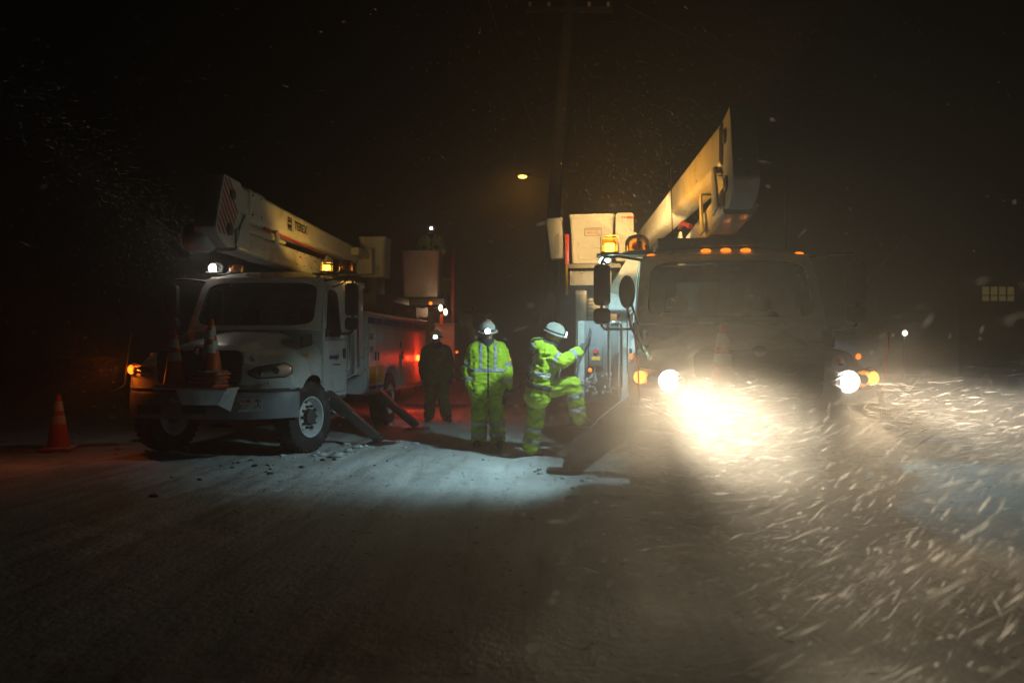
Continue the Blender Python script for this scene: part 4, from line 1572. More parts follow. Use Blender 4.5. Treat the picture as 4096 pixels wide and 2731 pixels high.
    def on_arm(c):
        best = 9
        for a, e, w in arms:
            for q in ((a, e, 0), (e, w, 1)):
                tt, dd = seg_t(c, q[0], q[1])
                if dd < best:
                    best, r = dd, (q[2], tt, arms.index((a, e, w)))
        torso_d = min(seg_t(c, V['shL'].lerp(ch, .22), V['hipL'])[1], seg_t(c, V['shR'].lerp(ch, .22), V['hipR'])[1], seg_t(c, ch, pe)[1])
        if best < .125 and best < torso_d - .01 or (best < .12 and torso_d > .19):
            return r
        return None
    def band(lo, hi, k, i):
        def f(c, n):
            r = on_arm(c)
            return r is not None and r[0] == k and lo < r[1] < hi and r[2] == i
        return f
    tl = (pe - ch).length
    if suit is True:
        for i in (0, 1):
            shell(jm, band(.60, .80, 0, i), .004, 'reflective_band', M_TAPE, jk)
            shell(jm, band(.55, .78, 1, i), .004, 'reflective_band', M_TAPE, jk)
        shell(jm, lambda c, n: on_arm(c) is None and tl * .52 < tor(c) < tl * .52 + .058, .004, 'reflective_band', M_TAPE, jk)
        lat = (V['shL'] - V['shR']).normalized()
        for sg in (-1, 1):
            shell(jm, lambda c, n: on_arm(c) is None and -.11 < tor(c) < tl * .52 and abs(sg * (c - ch).dot(lat) - .105) < .026, .004, 'reflective_band', M_TAPE, jk)
        for lo, hi in ((.28, .42), (.70, .84)):
            for s_, o_ in ('LR', 'RL'):
                shell(tm, lambda c, n: lo < seg_t(c, V['kn' + s_], V['an' + s_])[0] < hi and seg_t(c, V['kn' + s_], V['an' + s_])[1] < min(.16, seg_t(c, V['kn' + o_], V['an' + o_])[1]), .004, 'reflective_band', M_TAPE, tr)
        # zip
        bf = V.get('chest', fwd)
        bf = (bf - dn * bf.dot(dn)).normalized()
        shell(jm, lambda c, n: on_arm(c) is None and abs((c - ch).dot(lat)) < .011 and (c - ch).dot(bf) > 0 and tor(c) > -.1, .005, 'zip', M_BLACK, jk)
        shell(jm, lambda c, n: (c - V['neck']).length < .105 and abs((c - V['neck']).dot(lat)) < .045 and (c - V['neck']).dot(bf) > .0, .004, 'collar_opening', M_DARKC, jk)
    if harness:
        hs = MB()
        shell(jm, lambda c, n: on_arm(c) is None and abs(tor(c) - tl * .93) < .03, .012, 'belt', M_STRAP, jk)
        lat = (V['shL'] - V['shR']).normalized()
        shell(jm, lambda c, n: on_arm(c) is None and tor(c) < tl * .92 and abs((c - ch).dot(lat) - .06 + (tor(c) / tl) * .10) < .022, .010, 'harness_strap', M_STRAP, jk)
        shell(jm, lambda c, n: on_arm(c) is None and tor(c) < tl * .92 and abs((c - ch).dot(lat) + .06 - (tor(c) / tl) * .10) < .022, .010, 'harness_strap', M_STRAP, jk)
        for s_ in 'LR':
            shell(tm, lambda c, n, s_=s_: seg_t(c, V['hip' + s_], V['kn' + s_])[1] < .17 and .12 < seg_t(c, V['hip' + s_], V['kn' + s_])[0] < .25, .010, 'leg_strap', M_STRAP, tr)
        bf = V['chest'].normalized()
        q = V['hipR'] + bf * .17 + Vector((0, 0, .10))
        MB().ell(q, (.07, .05, .10), 10, 8).build('tool_pouch', M_STRAP, root)
        MB().tube([q + Vector((0, 0, .18)), q + Vector((.05, .02, .26)), q + Vector((.10, 0, .2)), q + Vector((.07, 0, .05))], .012, 8).build('carabiner', M_CHROME, root)
    # --- helmet
    hm_ = MB()
    secs = []
    for r, z in ((.148, .045), (.150, .052), (.122, .058), (.118, .09), (.108, .13), (.085, .165), (.05, .185), (.001, .192)):
        secs.append([hp(r * .96 * cos(2 * pi * k / 28), r * 1.1 * sin(2 * pi * k / 28) + (.02 if r > .13 else .0), z) for k in range(28)])
    hm_.loft(secs, True, False)
    for k in range(5):
        x = (k - 2) * .028
        hm_.tube([hp(x, .10, .10), hp(x, .05, .172 - abs(x) * .3), hp(x, -.05, .172 - abs(x) * .3), hp(x, -.10, .10)], .008, 6)
    he = hm_.build('helmet', M_HELMET, root, solid=-.004)
    st = MB()
    st.loft([[hp((.124 + .004) * .96 * cos(2 * pi * k / 28), (.124 + .004) * 1.1 * sin(2 * pi * k / 28), z) for k in range(28)] for z in (.062, .088)], True, False)
    st.build('helmet_band', M_STRAP, he)
    lx = lamp_side
    lh = MB().lathe([(.001, -.02), (.03, -.02), (.046, .0), (.046, .025), (.001, .025)], hp(lx, .125, .085), R @ Vector((0, 1, 0)), 14)
    hl = lh.build('headlamp', M_BLACK, he)
    if lamp_on:
        MB().ell(hp(lx, .153, .085), (.040, .02, .040), 12, 8, R).build('bulb', G_LED, hl)
        lamp('headlamp_lamp', 'SPOT', hp(lx, .19, .085), (.80, .86, 1), led_w, root, aim=R @ Vector((0, 1, -.35)), size=.02, spot=110, blend=.7)
    else:
        MB().ell(hp(lx, .153, .085), (.040, .02, .040), 12, 8, R).build('bulb', G_LED, hl)
    # face scarf
    sc_ = MB()
    sc_.loft([[hp(r * cos(2 * pi * k / 20), r * 1.15 * sin(2 * pi * k / 20) + dy, z) for k in range(20)] for r, z, dy in ((.088, -.045, .012), (.092, -.08, .01), (.095, -.12, -.005), (.11, -.17, -.02))], True, False)
    sc_.build('face_scarf', M_DARKC, root, solid=.006)
    return root

# the standing worker: x right, y away from the camera
make_person((-.36, 11.75, .0), 0, 'person standing in yellow-green suit and helmet, headlamp shining, arms at the sides, between the trucks', dict(
    head=(.0, -.05, 1.68), neck=(.0, .0, 1.52), face=(.25, -1, -.25), chest=(.12, -1, 0),
    shL=(.20, .03, 1.44), shR=(-.20, .0, 1.44), hipL=(.105, .02, .95), hipR=(-.105, .0, .95),
    elL=(.28, .06, 1.15), wrL=(.285, -.02, .90), hdL=(.28, -.07, .80), pnL=(-1, -.2, 0), thL=(0, -1, 0),
    elR=(-.30, .04, 1.16), wrR=(-.235, -.06, .92), hdR=(-.20, -.12, .82), pnR=(1, 0, 0), thR=(.4, -1, 0),
    knL=(.13, -.01, .52), anL=(.15, .05, .13), toeL=(.19, -.10, .045), knR=(-.12, -.03, .52), anR=(-.13, .02, .13), toeR=(-.17, -.14, .045)), led_w=4, lamp_side=.03)

# the worker stepping up at the right truck
make_person((.42, 10.75, .0), 0, 'person in harness and yellow-green suit stepping up onto the right truck, one arm stretched out', dict(
    head=(.13, -.02, 1.63), neck=(.045, .0, 1.49), face=(1, .1, -.34), chest=(1, -.12, 0),
    shL=(.03, .20, 1.39), shR=(.05, -.20, 1.39), hipL=(-.06, .11, .92), hipR=(-.04, -.11, .93),
    elL=(.22, .26, 1.25), wrL=(.44, .22, 1.38), hdL=(.53, .2, 1.44), pnL=(0, -1, 0), thL=(0, -.3, 1),
    elR=(.24, -.28, 1.30), wrR=(.46, -.16, 1.42), hdR=(.54, -.12, 1.50), pnR=(0, 1, 0), thR=(0, .3, 1),
    knL=(-.10, .11, .50), anL=(-.17, .12, .13), toeL=(-.02, .12, .045), knR=(.38, -.12, .99), anR=(.47, -.10, .55), toeR=(.62, -.10, .48)), led_w=.8, harness=True)

# dim figure by the far tail light
make_person((-1.52, 16.0, .0), 0, 'dim person in a hi-vis suit coloured dark as in shade, with a small headlamp walking beside the left truck tail', dict(
    head=(.0, -.05, 1.66), neck=(.0, .0, 1.50), face=(.2, -1, -.2), chest=(.1, -1, 0),
    shL=(.20, .03, 1.42), shR=(-.20, .0, 1.42), hipL=(.10, .02, .93), hipR=(-.10, .0, .93),
    elL=(.28, .06, 1.13), wrL=(.27, -.04, .88), hdL=(.26, -.09, .78), pnL=(-1, -.2, 0), thL=(0, -1, 0),
    elR=(-.28, .08, 1.14), wrR=(-.25, .0, .90), hdR=(-.23, -.06, .80), pnR=(1, 0, 0), thR=(.4, -1, 0),
    knL=(.14, -.10, .52), anL=(.20, .06, .13), toeL=(.28, -.08, .045), knR=(-.12, .03, .50), anR=(-.16, .14, .13), toeR=(-.19, -.02, .045)), led_w=.8, vox=.016, lamp_side=.03, suit='dim')

# figure in the far bucket
make_person((-2.10, 20.72, 2.90), 0, 'person standing in the raised far bucket with a bright white headlamp', dict(
    head=(.0, -.05, 1.62), neck=(.0, .0, 1.48), face=(.15, -1, -.15), chest=(.1, -1, 0),
    shL=(.20, .03, 1.40), shR=(-.20, .0, 1.40), hipL=(.10, .02, .93), hipR=(-.10, .0, .93),
    elL=(.30, -.06, 1.14), wrL=(.22, -.20, 1.16), hdL=(.16, -.28, 1.18), pnL=(-1, -.2, -.3), thL=(0, -.3, 1),
    elR=(-.30, -.06, 1.14), wrR=(-.22, -.2, 1.16), hdR=(-.16, -.28, 1.18), pnR=(1, -.2, -.3), thR=(0, -.3, 1),
    knL=(.11, -.02, .50), anL=(.12, .03, .13), toeL=(.13, -.10, .045), knR=(-.11, .0, .50), anR=(-.12, .03, .13), toeR=(-.13, -.10, .045)), led_w=2, vox=.016)

# strap from the climber's back down to the standing worker's hand
m = MB()
pts = []
for k in range(15):
    t = k / 14
    p = Vector((.34, 10.68, 1.36)).lerp(Vector((-.085, 11.66, .84)), t)
    p.z -= .13 * sin(pi * t)
    pts.append(p)
m.tube(pts, .022, 8)
m.tube([(-.085, 11.66, .84), (-.10, 11.66, .74), (-.13, 11.68, .66)], .03, 8)
tag(m.build('safety_strap', M_STRAP, None), 'black strap hanging between the climbing person and the hand of the standing person', 'strap', None)
# ------------------------------------------------------------------ traffic cones
def make_cone(loc, rz, label, scale=1., snow=False):
    root = empty('traffic_cone', loc, rz, label, 'traffic cone', 'orange traffic cones')
    m = MB()
    secs = []
    for w, z, r in ((.37, 0, .04), (.37, .03, .04), (.33, .042, .05)):
        secs.append([Vector((u * scale, v * scale, z * scale)) for u, v in rrect(w, w, r, 5)])
    m.loft(secs, True, True)
    base = m.build('base', M_ORANGE, root)
    prof = [(.135, .04), (.13, .07), (.028, .70), (.02, .715), (.012, .715)]
    m = MB().lathe([(r * scale, z * scale) for r, z in prof], (0, 0, 0), (0, 0, 1), 26, caps=False)
    m.build('body', M_ORANGE, root)
    rad = lambda z: (.13 - (z - .07) / .63 * .102 + .003)
    for z0, z1 in ((.50, .62), (.33, .44)):
        m = MB().lathe([(rad(z0) * scale, z0 * scale), (rad(z1) * scale, z1 * scale)], (0, 0, 0), (0, 0, 1), 26, caps=False)
        m.build('reflective_collar', M_REFL, root)
    if snow:
        m = MB()
        for k in range(14):
            a = random.uniform(0, 6.28)
            m.ell((cos(a) * .15 * scale, sin(a) * .15 * scale, .045 * scale), (.05, .05, .018), 8, 5)
        s_ = m.build('snow_cover', M_SNOWCAP, root)
        s_['kind'] = 'stuff'
    return root

def on_truck(T, p):
    return Matrix.Rotation(T.rotation_euler.z, 4, 'Z') @ Vector(p) + T.location

ordn = ['bottom orange cone', 'second orange cone from the bottom', 'third orange cone from the bottom', 'topmost snowy orange cone']
for k in range(4):
    jit = (random.uniform(-.015, .015), random.uniform(-.015, .015))
    make_cone(on_truck(left, (.30 + jit[0], -1.33 + jit[1], .978 + .052 * k)), YAW + random.uniform(-.12, .12), ordn[k] + ' in the stack on the left truck bumper', 1., k == 3)
make_cone(on_truck(left, (-.17, -1.34, .978)), YAW, 'orange cone in shadow, single, beside the stack on the left truck bumper')
make_cone((-6.52, 11.45, .02), .2, 'orange cone alone on the snow at the far left edge of the road', 1.12)
make_cone(on_truck(right, (-.38, -1.36, .978)), YAW, 'orange cone on the tray before the grille of the truck with blazing headlights', 1.)

# ------------------------------------------------------------------ pole, street lamp, wires
pole = empty('utility_pole', (.72, 21.0, 0), 0, 'tall leaning wooden utility pole with a crossarm behind the two workers', 'utility pole')
m = MB()
m.lathe([(.20, -.3), (.195, 0), (.15, 10.9), (.001, 10.92)], (0, 0, 0), (.075, 0, 1), 16)
m.build('shaft', M_WOOD, pole)
m = MB().box((.78, -.14, 10.35), (2.3, .11, .13))
m.build('crossarm', M_WOOD, pole, bevel=.01)
ins = None
for x in (-.25, .25, 1.3, 1.8):
    m = MB().lathe([(.02, 0), (.05, .03), (.035, .06), (.05, .09), (.03, .14), (.001, .15)], (x, -.14, 10.42), (0, 0, 1), 10)
    m.build('insulator', M_LABEL, pole)

slamp = empty('street_lamp', (1.95, 34.0, 0), 0, 'street lamp with glowing amber head on a slender arm, high between the two trucks', 'street lamp')
MB().lathe([(.11, 0), (.11, .4), (.085, .5), (.06, 8.6), (.001, 8.62)], (0, 0, 0), (0, 0, 1), 14).build('post', M_STEEL, slamp)
MB().tube([(0, 0, 8.3), (-.5, -.1, 8.75), (-1.2, -.2, 8.88)], .03, 8).build('arm', M_STEEL, slamp)
m = MB()
secs = []
for x, w, h in ((-1.15, .05, .04), (-1.25, .13, .08), (-1.5, .16, .09), (-1.72, .12, .06), (-1.78, .05, .03)):
    secs.append([Vector((x, -.22 + u, 8.88 + v)) for u, v in rrect(w * 2, h * 2, min(w, h) * .7)])
m.loft(secs, True, True)
m.build('lamp_head', M_STEEL, slamp)
MB().ell((-1.5, -.26, 8.79), (.19, .14, .075), 16, 10).build('lens', G_SOD, slamp)
lamp('street_lamp_light', 'SPOT', (-1.5, -.26, 8.68), (1, .42, .05), 220, slamp, aim=(0, -.25, -1), size=.12, spot=160, blend=.5)

def wire(a, b, sag, r, label):
    pts = []
    for k in range(21):
        t = k / 20
        p = Vector(a).lerp(Vector(b), t)
        p.z -= sag * 4 * t * (1 - t)
        pts.append(p)
    o = MB().tube(pts, r, 5).build('power_line', M_BLACK, None)
    return tag(o, label, 'wire', 'overhead wires')
wire((.62, 21, 7.2), (-1.2, 11.5, 9.3), .25, .022, 'dark overhead wire running up to the left of the pole top')
wire((2.95, 20.8, 10.45), (16, 26, 8.6), .6, .016, 'thin overhead wire crossing to the right above the right truck boom')

# ------------------------------------------------------------------ house at the right
hs = empty('house', (27.0, 42.0, 0), radians(4), 'dark house at the right edge with a dim lit window', 'house')
M_SIDING = mat('grey_siding', (.05, .048, .044), .7, grime=(.03, .028, .026))
M_ROOF = mat('dark_roof', (.07, .07, .075), .8, bump=.3)
def wall_rects(x0, x1, z0, z1, hx0, hx1, hz0, hz1, y, mb, th):
    for a, b, c, d in ((x0, hx0, z0, z1), (hx1, x1, z0, z1), (hx0, hx1, z0, hz0), (hx0, hx1, hz1, z1)):
        mb.bb(a, b, y, y + th, c, d)
m = MB()
wall_rects(-3.6, 6, 0, 5.6, -2.35, -.55, 4.02, 4.78, 0, m, .2)
m.build('wall', M_SIDING, hs)
m = MB().bb(-3.6, -3.4, .2, 8, 0, 5.6).build('side_wall', M_SIDING, hs)
m = MB()
m.prism([(-.5, 5.55), (4, 8.2), (8.5, 5.55), (8.5, 5.4), (4, 8.0), (-.5, 5.4)], lambda u, v, a: Vector((a, u, v)), -4.1, 6.5)
m.build('roof', M_ROOF, hs)
sid = None
for k in range(20):
    if sid is None:
        sid = MB().box((0, 0, 0), (9.6, .02, .25), Matrix.Rotation(radians(4), 3, 'X')).build('siding_board', M_SIDING, hs, loc=(1.2, -.02, .15))
    elif not (13 < k * .28 / .28 < 18):
        c = sid.copy(); COL.objects.link(c); c.location = (1.2, -.02, .15 + .28 * k)
wf = MB()
for x in (-2.39, -1.93, -1.47, -1.01, -.55):
    wf.bb(x, x + .055, -.05, .02, 3.98, 4.82)
for z in (3.98, 4.30, 4.78):
    wf.bb(-2.39, -.49, -.055, .025, z, z + .05)
win = wf.build('window', M_BLACK, hs)
xs_w = (-2.335, -1.875, -1.415, -.955)
for i in range(4):
    for z0, z1 in ((4.03, 4.30), (4.35, 4.78)):
        m = MB().bb(xs_w[i], xs_w[i] + .405, .0, .01, z0, z1)
        m.build('pane', G_WIN, win)
MB().ell((-1.25, .035, 4.33), (.10, .012, .13), 12, 8).build('lamp_shade', G_WIN2, win)

porch = empty('porch_lamp', (19.7, 40.0, 0), 0, 'small white porch lamp on a post far to the right', 'lamp')
MB().lathe([(.05, 0), (.04, 2.15), (.001, 2.16)], (0, 0, 0), (0, 0, 1), 10).build('post', M_STEEL, porch)
MB().ell((0, -.06, 2.30), (.12, .12, .14), 14, 10).build('globe', G_PORCH, porch)
lamp('porch_light', 'POINT', (0, -.3, 2.3), (1, .9, .7), 30, porch, size=.1)

# ------------------------------------------------------------------ car far down the road
car = empty('parked_car', (-.85, 36, 0), 0, 'dark car far down the road, one red tail light showing between the workers', 'car')
M_CARP = mat('dark_car_paint', (.03, .03, .035), .3, coat=.6)
m = MB()
secs = []
for y, w, h0, h1 in ((0, .80, .35, .95), (.08, .86, .3, 1.05), (.9, .88, .28, 1.05), (3.2, .88, .28, 1.0), (4.2, .84, .3, .85), (4.35, .78, .35, .75)):
    secs.append([Vector((u, y, (h0 + h1) / 2 + v)) for u, v in rrect(w * 2, h1 - h0, .12)])
m.loft(secs, True, True)
m.build('body', M_CARP, car)
m = MB()
secs = []
for y, w, h1 in ((.35, .70, 1.03), (.75, .66, 1.50), (2.0, .66, 1.52), (2.9, .72, 1.03)):
    secs.append([Vector((-w, y, 1.0)), Vector((w, y, 1.0)), Vector((w * .92, y, h1)), Vector((-w * .92, y, h1))])
m.loft(secs, True, True)
m.build('cabin', M_CARP, car, bevel=.04)
MB().add([(-.58, .39, 1.09), (.58, .39, 1.09), (.54, .70, 1.43), (-.54, .70, 1.43)], [(0, 1, 2, 3)]).build('rear_window', M_GLASS, car)
for sx in (-1, 1):
    lpts = [Vector((sx * .72 + u, -.02, .98 + v)) for u, v in rrect(.13, .24, .04)]
    MB().tube(lpts + lpts[:1], .028, 6, caps=False).build('tail_light', G_RED, car)
    for y in (.8, 3.4):
        MB().lathe([(.001, -.1), (.31, -.1), (.33, -.07), (.33, .07), (.31, .1), (.001, .1)], (sx * .8, y, .33), (1, 0, 0), 20).build('wheel', M_RUBBER, car)
lamp('tail_and_fill_lamp', 'POINT', (.72, -.3, 1.0), (1, .06, .02), 3, car, size=.05)

# ------------------------------------------------------------------ ploughed snow at the road side
def bank(loc, L_, w, h, rz, label):
    n, k = 40, 12
    m = MB()
    secs = []
    for i in range(n + 1):
        x = -L_ / 2 + L_ * i / n
        e = sm(0, .15, i / n) * sm(0, .15, 1 - i / n)
        row = []
        for j in range(k + 1):
            a = pi * j / k
            q = 1 + .35 * noise.noise(Vector((x * 1.3, j * .5, loc[0])))
            row.append(Vector((x, w * cos(a) * (.6 + .4 * e), max(-.05, h * sin(a) * e * q + .05 * noise.noise(Vector((x * 4, j * 1.1, 3)))))))
        secs.append(row)
    m.loft(secs, False, False)
    o = m.build('snow_bank', M_SNOWB, None)
    o.location = loc
    o.rotation_euler = (0, 0, rz)
    return tag(o, label, 'snow bank')
bank((1.2, 22.6, 0), 9, 1.2, .62, .05, 'low bank of ploughed snow at the foot of the utility pole')

# ------------------------------------------------------------------ clods of dirty slush and lumps of snow on the road
def clods(name, n, area, rad, m, seed):
    r = random.Random(seed)
    mb = MB()
    for _ in range(n):
        x, y = area(r)
        k = rad * r.lognormvariate(0, .5)
        c = Vector((x, y, ground_z(x, y) + k * .25))
        nn, mm = 7, 4
        vs, fs = [], []
        for i in range(mm + 1):
            t = pi * i / mm
            for j in range(nn):
                q = 1 + r.uniform(-.25, .25)
                vs.append(c + Vector((1.3 * k * q * sin(t) * cos(2 * pi * j / nn), k * q * sin(t) * sin(2 * pi * j / nn), .65 * k * q * cos(t))))
        for i in range(mm):
            for j in range(nn):
                fs.append((i * nn + j, (i + 1) * nn + j, (i + 1) * nn + (j + 1) % nn, i * nn + (j + 1) % nn))
        mb.add(vs, fs)
    o = mb.build(name, m, None)
    return tag(o, kind='stuff')
M_SLUSH = mat('dirty_slush', (.09, .075, .06), .7, bump=.4, var=.3)
def near_left(r):
    return r.gauss(-2.6, .9), r.gauss(9.9, .5)
def road(r):
    return r.uniform(-6, 4), r.uniform(4.5, 14)
clods('slush_clods', 34, lambda r: near_left(r) if r.random() < .8 else road(r), .016, M_SLUSH, 3)
def at_wheels(r):
    w = r.choice([(-2.75, 11.1), (-5.1, 11.5), (1.3, 8.3), (-2.5, 15.6), (.7, 9.4), (-2.2, 12.2)])
    return w[0] + r.gauss(0, .32), w[1] + r.gauss(-.1, .28)
clods('snow_lumps', 160, at_wheels, .020, M_SNOWB, 5)
# ------------------------------------------------------------------ blowing snow: a drifting cloud low over the road
def plume_material():
    m = bpy.data.materials.new('drifting_snow_cloud')
    m.use_nodes = True
    nt = m.node_tree
    N, L = nt.nodes, nt.links
    N.remove(N['Principled BSDF'])
    v = N.new('ShaderNodeVolumePrincipled')
    v.inputs['Color'].default_value = (.97, .96, .95, 1)
    v.inputs['Anisotropy'].default_value = .55
    tc = N.new('ShaderNodeTexCoord')
    mp = N.new('ShaderNodeMapping')
    mp.inputs['Rotation'].default_value = (radians(8), radians(-16), radians(25))
    mp.inputs['Scale'].default_value = (.55, 1.2, 2.2)
    L.new(tc.outputs['Object'], mp.inputs['Vector'])
    nz = N.new('ShaderNodeTexNoise')
    nz.inputs['Scale'].default_value = 1.5
    nz.inputs['Detail'].default_value = 4
    nz.inputs['Roughness'].default_value = .6
    nz.inputs['Distortion'].default_value = .6
    L.new(mp.outputs['Vector'], nz.inputs['Vector'])
    mr = N.new('ShaderNodeMapRange')
    mr.inputs['From Min'].default_value = .40
    mr.inputs['From Max'].default_value = .72
    mr.inputs['To Min'].default_value = .12
    mr.inputs['To Max'].default_value = 1
    L.new(nz.outputs['Fac'], mr.inputs['Value'])
    sx = N.new('ShaderNodeSeparateXYZ')
    L.new(tc.outputs['Object'], sx.inputs[0])
    def ramp(sock, a, b, t0=0., t1=1.):
        r = N.new('ShaderNodeMapRange')
        r.interpolation_type = 'SMOOTHSTEP'
        r.inputs['From Min'].default_value = a
        r.inputs['From Max'].default_value = b
        r.inputs['To Min'].default_value = t0
        r.inputs['To Max'].default_value = t1
        L.new(sock, r.inputs['Value'])
        return r.outputs['Result']
    def mul(a, b):
        q = N.new('ShaderNodeMath')
        q.operation = 'MULTIPLY'
        L.new(a, q.inputs[0])
        if isinstance(b, float):
            q.inputs[1].default_value = b
        else:
            L.new(b, q.inputs[1])
        return q.outputs[0]
    geo = tc.outputs['Object']
    def gust(c, r, amp):
        a = N.new('ShaderNodeVectorMath'); a.operation = 'SUBTRACT'
        L.new(geo, a.inputs[0]); a.inputs[1].default_value = c
        b = N.new('ShaderNodeVectorMath'); b.operation = 'DIVIDE'
        L.new(a.outputs[0], b.inputs[0]); b.inputs[1].default_value = r
        l = N.new('ShaderNodeVectorMath'); l.operation = 'LENGTH'
        L.new(b.outputs[0], l.inputs[0])
        return ramp(l.outputs['Value'], .15, 1., amp, 0.)
    def add(a, b):
        q = N.new('ShaderNodeMath'); q.operation = 'ADD'
        L.new(a, q.inputs[0]); L.new(b, q.inputs[1])
        return q.outputs[0]
    e = mul(ramp(sx.outputs['Z'], .5, 1.3, 1., 0.), ramp(sx.outputs['X'], -.2, 1.5))
    e = mul(e, ramp(sx.outputs['X'], 6.5, 9.0, 1., 0.))
    e = mul(e, ramp(sx.outputs['Y'], 3.6, 6.9, .02, 1.))
    e = mul(e, ramp(sx.outputs['Y'], 7.4, 8.6, 1., 0.))
    e = add(e, gust((1.66, 6.4, .88), (.74, 2.0, .58), 4.2))
    e = add(e, gust((4.4, 6.3, .85), (1.9, 1.3, .36), 2.8))
    e = add(e, gust((2.3, 6.6, .50), (2.0, 1.6, .85), 1.8))
    e = add(e, gust((1.05, 6.9, .65), (1.3, 1.3, .85), 2.4))
    e = add(e, gust((2.2, 6.9, 1.25), (2.3, 1.1, .75), .6))
    d = mul(mr.outputs['Result'], e)
    d = mul(d, PLUME)
    L.new(d, v.inputs['Density'])
    L.new(v.outputs[0], N['Material Output'].inputs['Volume'])
    return m
pb = MB().bb(-.6, 9.0, .9, 8.6, -.3, 2.0)
pl = pb.build('blowing_snow', plume_material(), smooth=False)
tag(pl, kind='stuff')

# ------------------------------------------------------------------ falling and wind-driven snow flakes
def flake_material():
    m = bpy.data.materials.new('snow_flake')
    m.use_nodes = True
    nt = m.node_tree
    N, L = nt.nodes, nt.links
    N.remove(N['Principled BSDF'])
    a = N.new('ShaderNodeBsdfDiffuse')
    b = N.new('ShaderNodeBsdfTranslucent')
    oi = N.new('ShaderNodeTexCoord')
    nz = N.new('ShaderNodeTexNoise')
    nz.inputs['Scale'].default_value = 3
    L.new(oi.outputs['Object'], nz.inputs['Vector'])
    mr = N.new('ShaderNodeMapRange')
    mr.inputs['To Min'].default_value = .75
    mr.inputs['To Max'].default_value = .98
    L.new(nz.outputs['Fac'], mr.inputs['Value'])
    cc = N.new('ShaderNodeCombineColor')
    for k in range(3):
        L.new(mr.outputs['Result'], cc.inputs[k])
    L.new(cc.outputs[0], a.inputs['Color'])
    L.new(cc.outputs[0], b.inputs['Color'])
    x = N.new('ShaderNodeMixShader')
    x.inputs[0].default_value = .85
    L.new(a.outputs[0], x.inputs[1])
    L.new(b.outputs[0], x.inputs[2])
    tp = N.new('ShaderNodeBsdfTransparent')
    y = N.new('ShaderNodeMixShader')
    y.inputs[0].default_value = .58
    L.new(x.outputs[0], y.inputs[1])
    L.new(tp.outputs[0], y.inputs[2])
    L.new(y.outputs[0], N['Material Output'].inputs['Surface'])
    return m

def flakes(name, P, D, ln, wd, m):
    """P positions, D wind directions, ln lengths, wd widths: each flake a thin folded sliver"""
    n = len(P)
    D = D / np.linalg.norm(D, axis=1, keepdims=True)
    rv = rng.normal(size=(n, 3))
    A = np.cross(D, rv); A /= np.linalg.norm(A, axis=1, keepdims=True)
    B = np.cross(D, A)
    V = np.empty((n, 4, 3))
    V[:, 0] = P - D * ln[:, None] / 2
    V[:, 1] = P + A * wd[:, None] / 2 - D * ln[:, None] * .06
    V[:, 2] = P + D * ln[:, None] / 2
    V[:, 3] = P - A * wd[:, None] / 2 + B * wd[:, None] * .15
    F = np.array([(0, 1, 2), (0, 2, 3)])
    F = (np.arange(n)[:, None, None] * 4 + F[None]).reshape(-1, 3)
    me = bpy.data.meshes.new(name)
    me.vertices.add(n * 4)
    me.vertices.foreach_set('co', V.reshape(-1))
    me.loops.add(len(F) * 3)
    me.loops.foreach_set('vertex_index', F.reshape(-1).astype(np.int32))
    me.polygons.add(len(F))
    me.polygons.foreach_set('loop_start', np.arange(0, len(F) * 3, 3, dtype=np.int32))
    me.update(calc_edges=True)
    me.polygons.foreach_set('use_smooth', np.ones(len(F), dtype=bool))
    me.materials.append(m)
    o = bpy.data.objects.new(name, me)
    COL.objects.link(o)
    return tag(o, kind='stuff')

def sstep(a, b, x):
    t = np.clip((x - a) / (b - a), 0, 1)
    return t * t * (3 - 2 * t)

def wind(P, turb=.25):
    x, y, z = P.T
    n = len(P)
    # gusts sweep sideways behind, tumble down and back near the road in front of the lights
    near = sstep(7.6, 3.0, y) * sstep(.3, 2.0, x)
    ang = np.radians(-12 + 78 * near + 18 * np.sin(x * .9 + y * .5))
    ang = np.where(z > 1.9, np.radians(-32 + 30 * np.sin(x * .7 + z)), ang)
    D = np.stack([np.cos(ang), -.25 + 0 * x, np.sin(ang)], 1)
    return D + rng.normal(size=(n, 3)) * turb

def box_pts(n, lo, hi):
    return rng.uniform(0, 1, (n, 3)) * (np.array(hi) - np.array(lo)) + np.array(lo)

MF = flake_material()
sets = []
# air everywhere between the camera and the trucks
p = box_pts(14000, (-8, 2.2, .05), (9, 17, 6.5)); sets.append((p, .030, .0055, .35))
# the headlight beams
p = box_pts(9500, (.5, 3.2, .03), (7.5, 8.2, 1.5))
p = p[p[:, 2] < .35 + 1.0 * sstep(2.0, 7.0, p[:, 1])]
sets.append((p, .060, .0042, .18))
p = box_pts(4200, (.3, 1.9, .03), (4.2, 4.0, 1.25))
p = p[rng.uniform(0, 1, len(p)) < sstep(.3, 1.3, p[:, 0])]
sets.append((p, .055, .0030, .14))
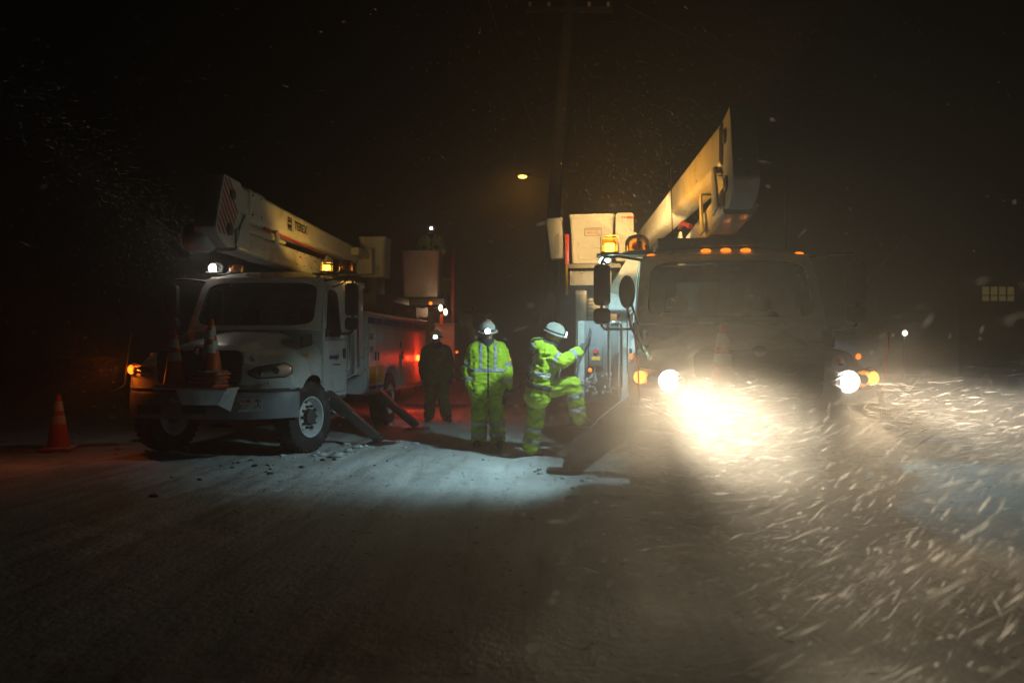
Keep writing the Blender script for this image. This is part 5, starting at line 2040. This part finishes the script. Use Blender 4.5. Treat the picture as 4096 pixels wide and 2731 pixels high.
# thick stream off each headlight
for c, r, n in (((1.9, 6.1, .75), (.55, .8, .30), 3500), ((4.3, 6.4, .85), (.9, .7, .22), 6500)):
    p = rng.normal(size=(n, 3)) * np.array(r) + np.array(c)
    p = p[(p[:, 2] > .02) & (p[:, 2] < 1.35) & (p[:, 1] < 7.4)]
    sets.append((p, .075, .005, .12))
# swirl round the amber beacons and the white strobe
p = box_pts(3500, (-.5, 9.2, 2.6), (4.0, 15, 5.4)); sets.append((p, .045, .0045, .5))
p = rng.normal(size=(2600, 3)) * np.array((.75, .7, .42)) + np.array((-5.3, 12.0, 2.95)); sets.append((p, .018, .006, .9))
p = rng.normal(size=(700, 3)) * np.array((.5, .4, .3)) + np.array((-5.2, 10.4, 1.1)); sets.append((p, .02, .005, .8))
# along the rotating beam towards the upper left
t = rng.uniform(.04, 1, 1100) ** 1.0
a = np.array((-4.86, 12.4, 2.8)); b = np.array((-2.6, 3.6, 3.02))
p = a + (b - a) * t[:, None] + rng.normal(size=(1100, 3)) * np.array((.16, .12, .13)); sets.append((p, .035, .006, .25))
# big soft flakes close to the lens
p = box_pts(700, (.0, 1.3, .55), (2.2, 3.2, 1.6)); sets.append((p, .020, .0055, .4))
def in_beams(p):
    """how deep in either headlight beam each flake is (0 outside)"""
    best = np.zeros(len(p))
    ax = np.array((.02, -1, -.30)); ax /= np.linalg.norm(ax)
    for h in ((1.46, 7.55, 1.14), (3.17, 7.36, 1.14)):
        v = p - np.array(h)
        r = np.linalg.norm(v, axis=1)
        best = np.maximum(best, sstep(26, 15, np.degrees(np.arccos(np.clip(v @ ax / r, -1, 1)))))
    return best
P_, D_, L_, W_ = [], [], [], []
for p, ln, wd, tb in sets:
    dark = (p[:, 1] < 7.4) & (p[:, 0] > .2) & (p[:, 2] < 1.7) & (in_beams(p) < .25)
    p = p[~dark]
    n = len(p)
    P_.append(p); D_.append(wind(p, tb))
    L_.append(ln * rng.lognormal(-.1, .6, n)); W_.append(wd * rng.lognormal(0, .3, n))
flakes('falling_snow', np.concatenate(P_), np.concatenate(D_), np.concatenate(L_), np.concatenate(W_), MF)
